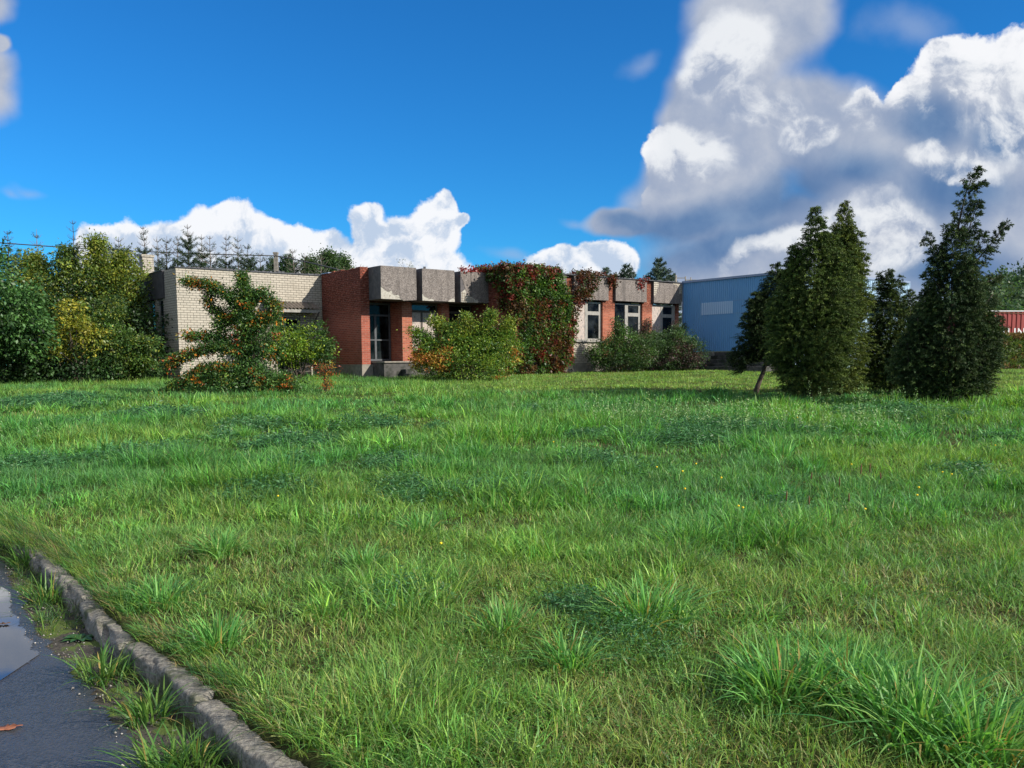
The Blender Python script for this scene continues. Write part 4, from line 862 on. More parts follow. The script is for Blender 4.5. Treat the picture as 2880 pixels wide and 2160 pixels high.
creeper('large creeper of green, brown and red leaves hanging over the middle of the facade', [('front', main, .34), ('side', side, .18), ('top', [(12.2, 3.9), (15.1, 5.9), (15.1, 6.5), (12.3, 6.5)], .4)], 31, 110, cfn=cfv, stems=[[(14.9, 6.5, 1.0), (14.8, 6.55, 2.5), (14.5, 6.6, 4), (14.2, 6.55, 5.3)], [(13.6, 6.5, 1.0), (13.5, 6.6, 2.6), (13.0, 6.6, 4.2)], [(14.3, 6.75, 1.3), (14.45, 6.8, 2.0), (14.3, 6.8, 1.5)]])
creeper('low red fringe of creeper along the top of the cracked panel', [('top', [(10.9, 4.35), (12.4, 4.35), (12.4, 4.75), (10.9, 4.65)], .22)], 32, 70, 14, cf_red)
creeper('dark brown creeper hanging over the left panel corner above the chipboard window', [('front', [(15.72, 5.24), (16.07, 5.66), (16.51, 5.76), (16.96, 5.60), (17.2, 5.3), (17.0, 4.81), (16.73, 4.48), (16.29, 4.3), (15.96, 3.96), (15.74, 3.47), (15.62, 3.79)], .4), ('top', [(16, 6.0), (17.8, 6.0), (17.8, 6.5), (16, 6.5)], .15)], 33, 60, 16, cf_dark)
creeper('small dark creeper tuft on the roof edge above the pier left of the middle window', [('front', [(17.85, 5.64), (18.45, 5.68), (18.45, 5.15), (17.95, 5.2)], .25)], 34, 75, 16, cf_dark)
creeper('small bright red creeper tuft hanging from the roof edge above the middle window', [('front', [(19.9, 5.55), (20.65, 5.6), (20.3, 5.0), (20.05, 5.2)], .15)], 35, 75, 13, cf_red)

# -- conifers on the right
def juniper(label, loc, limbs, seed, dens=60, sl=.30, pal=((.040, .075, .022), (.058, .10, .028), (.026, .052, .018)), trunkpts=None, side=(0, 0), name='juniper_tree', group='conifers at the right of the lawn', skirt=0.0):
    r = np.random.default_rng(seed); root = empty(name, loc); tag(root, label, 'conifer', group)
    P = []; D = []; C = []; T = MB()
    # upswept plumes standing off the body make the outline uneven
    extra = []
    for pts, rad in limbs:
        pts = np.array(pts, float); rad = np.array(rad, float)
        if rad.max() < .3: continue
        cum = np.concatenate([[0], np.cumsum(np.linalg.norm(np.diff(pts, axis=0), axis=1))])
        for k in range(int(cum[-1]*rad.max()*5.5)):
            s0 = r.uniform(.05, .82)*cum[-1]; q = np.array([np.interp(s0, cum, pts[:, i]) for i in range(3)]); rr0 = np.interp(s0, cum, rad); a = r.uniform(0, 6.283); d = np.array([math.cos(a), math.sin(a), 0])
            h = r.uniform(.45, .95)*(.6+rr0*.5); st0 = q + d*rr0*r.uniform(.55, .85); extra.append(([st0, st0+d*.10*h+np.array([0, 0, h*.55]), st0+d*r.uniform(.08, .28)*h+np.array([0, 0, h])], [.17, .15, .03]))
    nlim = len(limbs)
    for li, (pts, rad) in enumerate(list(limbs) + extra):
        pts = np.array(pts, float); rad = np.array(rad, float); seg = np.linalg.norm(np.diff(pts, axis=0), axis=1); cum = np.concatenate([[0], np.cumsum(seg)])
        area = 2*math.pi*float(np.sum((np.maximum(rad[1:], .12)+np.maximum(rad[:-1], .12))*.5*np.diff(cum))); n = int(area*dens*(2.4 if rad.max() > .26 else 1.4)); s = r.random(n*3)*cum[-1]; rr = np.interp(s, cum, rad); k = r.random(len(s)) < np.maximum(rr, .12)/max(rad.max(), .12); s = s[k][:n]; 
        rr = np.interp(s, cum, rad); ax_ = np.stack([np.interp(s, cum, pts[:, i]) for i in range(3)], 1); tg = np.stack([np.interp(s, cum, np.gradient(pts[:, i], cum)) for i in range(3)], 1); tg = unit(tg)
        o = r.normal(size=(len(s), 3)); o -= (o*tg).sum(1, keepdims=True)*tg; o = unit(o)
        ang = np.arctan2(o[:, 1], o[:, 0]); lump = 0.62 + 0.72*fbm(ang*1.6+7, s*1.9+seed, seed, 3)
        dep = np.where(r.random(len(s)) < .42, r.uniform(.15, .72, len(s)), r.uniform(.75, 1.05, len(s)))
        st = ax_ + o*(rr*lump*dep*.84)[:, None]
        L_ = sl*r.uniform(.6, 1.35, len(s))*np.clip(.22+rr/.45, .34, 1.1)
        dirn = unit(o*.75 + tg*.75 + r.normal(size=o.shape)*.25)
        # a spray: sweeps out and up, its tip nods over
        nl = 42; t = np.linspace(.05, 1, nl)[None, :, None]
        nod = np.concatenate([dirn[:, :2], np.full((len(s), 1), -.55)], 1)[:, None]
        Q = st[:, None] + (dirn[:, None]*t*(1-.35*t) + nod*(t**2.6)*.42)*L_[:, None, None]
        tang = dirn[:, None]*(1-.7*t) + nod*(t**1.6)*1.1
        ccol = pick(r, pal, len(s), None, .2)[:, None] * np.where(t > .72, 1.35, 1.0)
        Q = Q + r.normal(size=Q.shape)*.017*(1.25-t); Dn = tang*.8 + r.normal(size=Q.shape)*.55
        P.append(Q.reshape(-1, 3)); D.append(Dn.reshape(-1, 3)); C.append(ccol.reshape(-1, 3))
        if li < nlim: T.tube(pts, np.clip(.006 + .045*((cum[-1]-cum)/max(cum[-1], .1))**1.6*min(1.3, cum[-1]/3), .005, .07), 7)
    P = np.concatenate(P); D = np.concatenate(D); C = jitter(r, np.concatenate(C), .14); k = P[:, 2] > 0.02; P, D, C = P[k], D[k], C[k]; s = r.uniform(.6, 1.3, len(P))
    link('crown', leaves_mesh('crown', P, D, .052*s, .015*s, C, .05, seed), M_needle, root)
    if trunkpts: T.tube(*trunkpts)
    T.build('trunk', M_bark, root)
jl = lambda x, y: L3(x, y)
# leaning one
m1 = .0133
juniper('dark conifer with a bare leaning trunk, leftmost of the conifers', jl(6.97, 25.54), [([(.30, 0, .75), (.45, 0, 1.5), (.55, 0, 2.5), (.52, 0, 3.62)], (.45, .72, .48, .06)), ([(.2, 0, .9), (.1, -.1, 1.6), (-.05, 0, 2.5), (-.0, 0, 2.6)], (.35, .45, .2, .05)), ([(.5, 0, 1.2), (.75, 0, 2.3), (.85, 0, 3.45)], (.4, .3, .05)), ([(-.1, 0, .75), (-.4, 0, 1.0), (-.55, 0, 1.25)], (.35, .3, .15))], 41, 62,
        pal=((.026, .046, .014), (.038, .062, .017), (.018, .034, .011)), trunkpts=([(0, 0, -.1), (.10, 0, .25), (.22, 0, .55), (.32, 0, .9)], [.085, .07, .06, .05], 8))
juniper('large dense cone-shaped conifer with two pointed tops, front left of the conifers', jl(7.45, 22.5), [([(.1, 0, .05), (.05, 0, .9), (.05, 0, 1.9), (.12, 0, 3.0), (.12, 0, 3.9), (.10, 0, 4.72)], (.62, .95, .92, .56, .28, .06)), ([(-.35, 0, .6), (-.48, -.1, 1.5), (-.46, 0, 2.3), (-.42, 0, 3.0), (-.38, 0, 3.4)], (.4, .50, .38, .16, .04)), ([(.5, -.1, .4), (.6, 0, 1.6), (.6, 0, 3.0), (.55, 0, 4.1)], (.3, .52, .38, .08))], 42, 66, pal=((.058, .092, .021), (.088, .125, .026), (.036, .062, .016)))
juniper('tall dense conifer close behind the two-topped one, its top yellow green at the right', jl(8.5, 23.4), [([(.1, 0, .05), (.1, 0, 1.0), (.1, 0, 2.2), (.06, 0, 3.4), (.08, 0, 4.3), (.12, 0, 4.98)], (.5, .64, .62, .42, .22, .05)), ([(.25, 0, 2.2), (.2, 0, 3.3), (.15, 0, 4.4)], (.5, .32, .07)), ([(.2, 0, 2.8), (.25, 0, 3.6), (.24, 0, 4.2)], (.3, .2, .05))], 43, 66, pal=((.075, .105, .021), (.11, .14, .026), (.045, .07, .016)))
juniper('shorter dark conifer standing behind the irregular one', jl(10.5, 24.7), [([(0, 0, .05), (-.05, 0, 1.0), (-.05, 0, 1.9), (-.12, 0, 2.8), (-.15, 0, 3.35)], (.5, .66, .40, .14, .04)), ([(.4, 0, .2), (.55, 0, 1.4), (.45, 0, 2.4), (.4, 0, 2.8)], (.4, .45, .2, .05)), ([(-.4, 0, .3), (-.5, 0, 1.2), (-.45, 0, 2.1)], (.4, .4, .12))], 44, 62, pal=((.038, .064, .018), (.070, .098, .021), (.022, .042, .013)))
kj = .0104
def J(pts, y=0): return [((x-2048)*kj, y, (880-z)*kj) for x, z in pts]
juniper('tallest irregular conifer with bare reaching side branches, rightmost of the conifers', jl(9.82, 20.02), [
    (J([(2050, 875), (2050, 790), (2048, 700), (2045, 620), (2042, 560), (2050, 500)]), (.4, .74, .62, .42, .28, .20)),
    (J([(2050, 520), (2060, 465), (2070, 420), (2082, 392), (2098, 377)]), (.20, .15, .10, .07, .03)),
    (J([(2060, 540), (2078, 500), (2090, 460), (2098, 448)]), (.16, .13, .08, .03)), (J([(2072, 430), (2092, 415), (2108, 408)]), (.08, .06, .03)),
    (J([(2035, 600), (2015, 565), (1998, 535), (1984, 512)]), (.22, .16, .10, .05)),
    (J([(2062, 620), (2092, 575), (2125, 535), (2160, 488)]), (.25, .17, .11, .04)),
    (J([(2068, 590), (2095, 540), (2105, 510)]), (.16, .11, .04)), (J([(2065, 660), (2110, 620), (2150, 600)]), (.26, .15, .04)),
    (J([(2075, 720), (2120, 660), (2135, 640)]), (.3, .2, .06)), (J([(2090, 790, ), (2125, 730), (2140, 690)]), (.38, .3, .1)), (J([(2030, 640), (2000, 600), (1986, 590)]), (.2, .12, .05)), (J([(2030, 690), (1995, 650), (1980, 640)]), (.24, .14, .05)),
    (J([(2010, 850), (1985, 760), (1975, 690)]), (.34, .36, .12)), (J([(2100, 860), (2115, 780), (2120, 700)]), (.3, .34, .13)), (J([(1990, 860), (1960, 800), (1955, 740)]), (.3, .34, .12))], 45, 62, sl=.28, pal=((.034, .058, .020), (.052, .080, .024), (.020, .040, .015)))

# -- trees and undergrowth at the left
def cft(c, r):
    n = len(c); t = np.clip((c[:, 2]-2.6)/2.5, 0, 1); o = fbm(c[:, 0]*.8+5, c[:, 2]*.8, 61, 3)
    return np.where((r.random(n) < .20 + .6*t*(o > .42) + .12)[:, None], pick(r, [(.18, .23, .035), (.23, .25, .036), (.12, .18, .03)], n), pick(r, [(.080, .145, .034), (.05, .10, .027)], n))
gL = 'trees left of the building'
plant('broadleaf_tree', 'spreading tree with dark glossy green leaves at the left edge of the picture', 'tree', L3(-19.6, 33.5), [(-.6, 0, 3.4, 2.4, 1.6, 1.9), (-2.6, 0, 2.6, 1.6, 1.2, 1.8), (.6, -.3, 2.7, 1.9, 1.4, 1.4), (1.2, -.2, 2.4, 1.3, 1.1, 1.0), (-1, 0, 2.0, 2.4, 1.4, 1.2), (-.3, 0, 4.4, 1.3, 1.0, .9), (1.3, 0, 1.7, 1.2, 1, .6)], (), 900, 30, .2, .16, .085, ((.058, .14, .038), (.09, .19, .052), (.036, .09, .028)), (3, 2, 2), seed=51, trunk=([(0, 0, -.1), (.1, 0, 1), (0, 0, 2.2), (-.2, 0, 3.6)], [.14, .12, .1, .05], 8), stems=30, stem_r=.03, outer=.4, group=gL)
plant('broadleaf_tree', 'wide bushy tree with yellow green upper leaves left of the brick chimney', 'tree', L3(-17.0, 38.6), [(-1.8, 0, 3.5, 1.8, 1.3, 1.5), (-.3, 0, 3.8, 1.4, 1.2, 1.5), (.45, 0, 3.6, 1.15, 1.0, 1.5), (-.8, 0, 2.4, 2.4, 1.4, 1.6), (.3, -.2, 2.4, 1.1, .9, 1.5), (-3, 0, 3.2, 1.4, 1.2, 1.4), (-.9, 0, 1.2, 2.0, 1.2, 1.1), (-3.4, 0, 4.3, .9, .9, .9)],
      [([(-.6, 0, 4.4), (-.65, 0, 5.2), (-.6, 0, 5.9)], (.45, .25, .08)), ([(-1.9, 0, 4.3), (-2.0, 0, 5.0), (-1.95, 0, 5.5)], (.45, .25, .08)), ([(.0, 0, 4.4), (.35, 0, 5.0), (.5, 0, 5.3)], (.4, .22, .08)), ([(-3.2, 0, 4.2), (-3.4, 0, 5.2)], (.5, .2))], 1500, 28, .2, .125, .065, colfn=cft, seed=52, trunk=([(0, 0, -.1), (-.1, 0, 1.5), (-.3, 0, 3), (-.5, 0, 4.6)], [.16, .13, .1, .05], 8), stems=44, stem_r=.03, outer=.35, group=gL)
plant('yellow_shrub', 'shrub with drooping bright yellow leaves below the wide bushy tree', 'shrub', L3(-16.9, 34.6), [(0, 0, 2.1, .8, .7, .5), (-.9, 0, 1.75, .6, .6, .35), (.75, 0, 1.8, .5, .6, .55), (.1, 0, 2.75, .45, .5, .4), (-1.35, 0, 1.35, .5, .5, .28), (.5, 0, 1.25, .5, .4, .3), (-.4, 0, 1.2, .4, .4, .2)], (), 190, 20, .17, .125, .065, ((.31, .30, .035), (.22, .25, .035), (.12, .18, .03), (.38, .34, .045)), (3, 3, 2, 1), seed=53, stems=18, stem_r=.022)
plant('green_shrub', 'green shrub with yellow tips hiding the lower left of the end wall', 'shrub', L3(-15.2, 35.4), [(-.2, 0, 1.15, .9, .8, 1.0), (-.7, 0, 2.0, .7, .7, .8), (.2, -.1, .8, .7, .6, .6), (-.9, 0, 1.0, .8, .7, .9), (-.6, 0, 2.9, .5, .5, .5)], [([(0, 0, 1.3), (.7, -.2, 1.55), (1.25, -.3, 1.5)], (.3, .22, .08)), ([(-.2, 0, .6), (.5, -.2, .9), (1.0, -.2, .7)], (.3, .25, .15))], 430, 26, .15, .12, .055, ((.07, .14, .03), (.12, .19, .035), (.21, .24, .035), (.045, .09, .024)), (3, 2, 1.3, 2), seed=54, stems=22, stem_r=.022)
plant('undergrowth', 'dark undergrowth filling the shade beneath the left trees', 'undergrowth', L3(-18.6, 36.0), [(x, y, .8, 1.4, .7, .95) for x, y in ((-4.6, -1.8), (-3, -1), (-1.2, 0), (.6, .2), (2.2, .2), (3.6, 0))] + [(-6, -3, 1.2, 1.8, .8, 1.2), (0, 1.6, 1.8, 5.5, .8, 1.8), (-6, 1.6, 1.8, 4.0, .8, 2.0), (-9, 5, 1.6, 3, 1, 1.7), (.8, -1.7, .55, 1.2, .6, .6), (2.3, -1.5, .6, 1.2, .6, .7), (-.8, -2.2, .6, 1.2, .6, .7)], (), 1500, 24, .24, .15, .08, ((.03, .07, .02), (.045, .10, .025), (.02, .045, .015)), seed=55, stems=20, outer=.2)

plant('added_hedge', 'distant dark hedge added behind the trees at the left edge to close sky gaps', 'hedge', L3(-27, 44), [(x, 0, 1.3, 2.2, 1.0, 1.6) for x in (-6, -3, 0, 3, 6)], (), 700, 22, .3, .2, .11, ((.05, .10, .03), (.035, .075, .024)), seed=56, stems=6, outer=.2)  # added to block the bright sky in gaps under the left trees
# -- half-dead young spruces behind the pale wing
def spruce(label, x, y, top, seed, dead=.45, wid=1.1, green=(.020, .045, .018), group='young spruces behind the pale wing', name='young_spruce', lift=.35, per=46, nl=.055):
    r = np.random.default_rng(seed); gz = GZ(x, y); H = top-gz; root = empty(name, (x, y, gz)); tag(root, label, 'spruce', group)
    T = MB(); T.tube([(0, 0, 0), (r.normal(0, .04), 0, H*.5), (r.normal(0, .05), 0, H*.8), (0, 0, H)], [.07, .05, .028, .008], 6); P = []; D = []
    z = H*.38
    while z < H*.985:
        f = (H-z)/(H*.62); nb = int(r.integers(5, 8)); a0 = r.random()*6.28
        for k in range(nb):
            a = a0 + 6.283*k/nb + r.normal(0, .15); L_ = wid*(f**.8)*r.uniform(.6, 1.1) + .10; up = lift + .55*(1-f)
            p0 = np.array([0, 0, z]); d = np.array([math.cos(a), math.sin(a), 0.]); p1 = p0 + d*L_*.6 + np.array([0, 0, up*L_*.35]); p2 = p0 + d*L_ + np.array([0, 0, up*L_])
            T.tube([p0, p1, p2], [.013, .009, .004], 4)
            for q in range(3):
                t = .35+.22*q; b0 = p0*(1-t)+p2*t; sd_ = np.array([-d[1], d[0], .3*up])*(1 if q % 2 else -1); T.tube([b0, b0 + (sd_*.6+d*.6)*L_*.28], [.006, .003], 3)
            if z < H*(1-dead) or r.random() < .18:
                m = int(per*L_*(1.5 if z < H*(1-dead) else .6)); t = r.random((m, 1))**.8; q = p0*(1-t) + p2*t + r.normal(size=(m, 3))*.06*(.5+L_*.4); P.append(q); D.append(np.repeat([d*.5+np.array([0, 0, -.1])], m, 0)+r.normal(size=(m, 3))*.7)
        z += H*.045*r.uniform(.8, 1.25)
    T.build('trunk', M_twig if dead > .2 else M_bark, root)
    if P:
        P = np.concatenate(P); D = np.concatenate(D); s = r.uniform(.7, 1.3, len(P)); link('needles', leaves_mesh('needles', P, D, nl*1.6*s, nl*.42*s, jitter(r, np.repeat([green], len(P), 0), .2), .05, seed), M_needle, root)
def ray_at(u, w, y): return u*y, EYE + w*y
SPR = [(-0.5541, 0.148, 50, 'dead-topped spruce at the far left edge above the dark tree'), (-0.5219, 0.1495, 50, 'spruce with a forked dead leader above the dark tree'), (-0.4812, 0.1592, 52, 'single bare leader rising through the top of the bushy tree'), (-0.4542, 0.1394, 52, 'dead spruce tips left of the chimney, the left one'), (-0.4321, 0.1403, 50, 'dead spruce tip just left of the chimney'), (-0.4049, 0.1513, 50, 'tall bare spruce top directly behind the chimney'), (-0.3897, 0.1404, 52, 'thin bare spruce just right of the chimney'), (-0.3787, 0.1407, 50, 'small spruce above the corner of the dark fascia'), (-0.3666, 0.1414, 51, 'second spruce right of the fascia corner'), (-0.3554, 0.1536, 50, 'tallest spruce of the row above the left half of the pale wall'), (-0.3403, 0.1423, 51, 'spruce right next to the tallest one'), (-0.3317, 0.1403, 50, 'spruce second right of the tallest one'), (-0.3132, 0.1425, 50, 'spruce with bare crooked top over the middle of the pale wall'), (-0.3003, 0.1413, 51, 'broad spruce over the middle of the pale wall'), (-0.2902, 0.13, 50, 'low bare spruce right of the broad one'), (-0.2766, 0.1245, 50, 'short bare spruce left of the pines'), (-0.2412, 0.1262, 54, 'single thin dead stem right of the pines'), (-0.2273, 0.121, 54, 'short thin dead stem before the leafy treetops'), (-0.2092, 0.1197, 55, 'last thin dead stem right before the red wall')]

for i, (u, w, y, lab) in enumerate(SPR):
    x, z = ray_at(u, w, y); spruce(lab, x, y, z, 200+i, dead=(.16, .26, .20, .30, .12)[i % 5], wid=(1.5, 1.1, 1.35, .9, 1.6, 1.0, 1.25)[i % 7], green=(.030, .058, .022), per=210)
# pine, deciduous tops and far conifers
gB = 'treetops seen over the flat roof'
u, w = (-0.2474, 0.1173)
x, z = ray_at(u, w, 58); spruce('bushy green young pine right of the concrete utility pole', x, 58, z, 301, dead=0.0, wid=1.7, green=(.04, .085, .03), group=gB, name='young_pine', lift=.9, per=150, nl=.10)
u, w = (-0.2635, 0.1175)
x, z = ray_at(u, w, 58); spruce('small green young pine left of the concrete utility pole', x, 58, z, 302, dead=0.0, wid=1.3, green=(.04, .08, .03), group=gB, name='young_pine', lift=.9, per=120, nl=.09)
for i, (u, w, y, lab, R_) in enumerate([(-0.2244, 0.1129, 58, 'loose leafy treetop right of the pines', 1.6), (-0.2045, 0.1209, 60, 'taller leafy treetop just left of the red wall top', 1.9), (-0.1889, 0.1157, 62, 'leafy treetop behind the left end of the red wall', 1.6)]):
    x, z = ray_at(u, w, y); H = z-GZ(x, y)
    plant('background_tree', lab, 'tree', L3(x, y), [(0, 0, H*.72, R_, R_*.8, H*.26), (R_*.5, 0, H*.62, R_*.8, R_*.7, H*.25), (-R_*.5, 0, H*.58, R_*.8, R_*.7, H*.25), (0, 0, H*.45, R_, R_, H*.3)], [([(0, 0, H*.7), (.2, 0, H*.9), (.1, 0, H)], (.6, .35, .1))], 330, 24, .26, .15, .08, ((.05, .10, .03), (.08, .14, .04), (.035, .07, .025)), group=gB, seed=310+i, trunk=([(0, 0, 0), (0, 0, H*.5), (0, 0, H*.8)], [.12, .09, .04], 6), stems=10)
for i, (u, w, y, lab, wd) in enumerate([(0.1054, 0.1026, 120, 'smallest distant spruce above the dark creeper tuft', 3.0), (0.1278, 0.1071, 110, 'distant spruce above the whole panel', 3.2), (0.1644, 0.1122, 100, 'tallest distant spruce above the rightmost panel', 3.4), (0.1775, 0.0974, 190, 'bluish very distant spruce beside the far pole', 4.0)]):
    x, z = ray_at(u, w, y); spruce(lab, x, y, z, 330+i, dead=0.0, wid=wd, green=(.06, .095, .065), group='distant spruces over the right end of the roof', name='distant_spruce', lift=.15, per=60, nl=.2)
for i, (u, w, y, lab, R_) in enumerate([(0.534, 0.0752, 95, 'first distant tree right of the tallest conifer', 5.5), (0.5168, 0.0617, 85, 'lower distant tree half behind the tallest conifer', 4.5), (0.5568, 0.0926, 105, 'high distant tree at the right edge', 6.0), (0.5722, 0.1002, 115, 'highest distant tree cut by the right edge', 6.5), (0.4911, 0.0619, 95, 'distant tree hidden mostly by the conifers', 5)]):
    x, z = ray_at(u, w, y); H = z-GZ(x, y)
    plant('distant_tree', lab, 'tree', L3(x, y), [(0, 0, H*.66, R_, R_*.8, H*.36), (R_*.45, 0, H*.5, R_*.9, R_*.7, H*.36), (-R_*.5, 0, H*.48, R_*.9, R_*.7, H*.36), (0, -1, H*.3, R_*1.3, R_, H*.3)], (), 900, 30, .5, .45, .26, ((.065, .12, .055), (.09, .15, .065), (.04, .08, .04)), group='wooded skyline behind the red container', seed=350+i, trunk=([(0, 0, 0), (0, 0, H*.5), (0, 0, H*.8)], [.25, .18, .08], 6), stems=0, outer=.3)
# saplings and dry weeds on the roof
def on_roof(u, v, z): return (*uv2xy(u, v), z)
plant('roof_sapling', 'small birch sapling growing on the roof behind the leftmost aggregate panel', 'sapling', on_roof(9.6, 2.0, 5.42), [(0, 0, .62, .38, .3, .38), (-.3, 0, .4, .25, .2, .2)], (), 26, 7, .08, .05, .035, ((.07, .11, .04), (.11, .15, .05)), seed=371, stems=9, stem_r=.009, base_r=.03)
def dry(label, loc, n, h, spread, seed):
    r = np.random.default_rng(seed); m = MB()
    for k in range(n):
        x, y = r.normal(0, spread, 2); H = h*r.uniform(.5, 1.1); lean = r.normal(0, .05); m.tube([(x, y, 0), (x+lean*.5, y, H*.6), (x+lean, y, H)], [.012, .009, .005], 4)
        for q in range(3): z = H*r.uniform(.5, .95); s = r.choice([-1, 1]); m.tube([(x+lean*.7, y, z), (x+lean*.7+s*.06, y, z+.10)], [.006, .003], 3)
    o = m.build('dry_weeds', M_twig); o.location = loc; tag(o, label, 'weeds', 'dry weeds on the roof')
dry('dry upright weed stalks on the roof behind the red side wall', on_roof(7.6, 1.5, 5.4), 9, .62, .45, 1)
dry('forked dry weed on the roof just above the red wall corner', on_roof(7.0, 0.6, 5.4), 4, .5, .12, 2)
# far poles over the hall roof
for (u, w, y, lab, hw) in [(0.183, 0.0939, 140, 'thick far power pole with crossarm at the roof end', 1.5), (0.1996, 0.0914, 150, 'small far pole with a single bar above the blue wall', 0.9)]:
    x, z = ray_at(u, w, y); m = MB(); m.tube([(0, 0, 0), (0, 0, z-1.2)], .16 if hw > 1 else .09, 8); m.box(-hw, hw, -.06, .06, z-1.2-.5, z-1.2-.38)
    if hw > 1: m.tube([(-hw, 0, z-1.75), (-hw, 0, z-2.3)], .1); m.tube([(hw, 0, z-1.4), (hw, 0, z-2.3)], .1)
    o = m.build('power_pole', M_conc); o.location = (x, y, 1.2); tag(o, lab, 'pole', 'far power poles')

# ------------------------------------------------------------------ grass
def blades(P, az, Lg, Wd, bend, C, k, tw=None, rs=None):
    n = len(P); ld = np.stack([np.cos(az), np.sin(az), np.zeros(n)], 1); sa = az + math.pi/2 + (tw if tw is not None else rs.normal(0, .7, n))
    sd_ = np.stack([np.cos(sa), np.sin(sa), np.zeros(n)], 1); V = np.zeros((n, 2*k+1, 3))
    for i in range(k):
        t = i/k; c = P + np.array([0, 0, 1.])*(Lg*(t - .5*bend*t*t))[:, None] + ld*(Lg*bend*t**1.5*.85)[:, None]; w = (Wd*(.75 + .5*t - 1.1*t*t)*.5)[:, None]
        V[:, 2*i] = c - sd_*w; V[:, 2*i+1] = c + sd_*w
    V[:, 2*k] = P + np.array([0, 0, 1.])*(Lg*(1-.5*bend))[:, None] + ld*(Lg*bend*.85)[:, None]
    base = (np.arange(n)*(2*k+1))[:, None]; pat = []; st = []; pos = 0
    for i in range(k-1): pat += [2*i, 2*i+1, 2*i+3, 2*i+2]; st.append(pos); pos += 4
    pat += [2*k-2, 2*k-1, 2*k]; st.append(pos); pos += 3
    loops = (base + np.array(pat)[None]).ravel(); starts = (np.arange(n)[:, None]*pos + np.array(st)[None]).ravel()
    return V.reshape(-1, 3), loops, starts, np.repeat(C, k, 0)
def merge(parts):
    Vs, Ls, Ss, Cs = [], [], [], []; vo = lo = 0
    for V, L, S, C in parts: Vs.append(V); Ls.append(L+vo); Ss.append(S+lo); Cs.append(C); vo += len(V); lo += len(L)
    return np.concatenate(Vs), np.concatenate(Ls), np.concatenate(Ss), np.concatenate(Cs)
def lawn_ok(x, y):
    u, v = xy2uv(x, y)
    inb = ((u > -.05) & (u < 6.45) & (v < .02)) | ((u > 6.4) & (u < 6.95) & (v < 3.62)) | ((u >= 6.9) & (u < 8.95) & (v < 4.65)) | ((u > 7.6) & (u < 10) & (v < 5.3) & (v > 0)) | ((u > 6.9) & (u < 12.4) & (v < 2.6)) | ((u > 12.3) & (u < 23.4) & (v < 6.3)) | ((u > 23.2) & (v < 13.1)) | ((u > 21.7) & (u < 23.4) & (v > 8.4) & (v < 12.8))
    return ~inb & (sdist(x, y, KERB) > 00.0 + 0.06*fbm(x*3, y*3, 70, 3))
G_FRESH, G_YEL, G_BLUE, G_DRY, G_DARK = (np.array(c) for c in ((.140, .345, .068), (.26, .375, .068), (.092, .255, .088), (.42, .33, .16), (.040, .110, .036)))
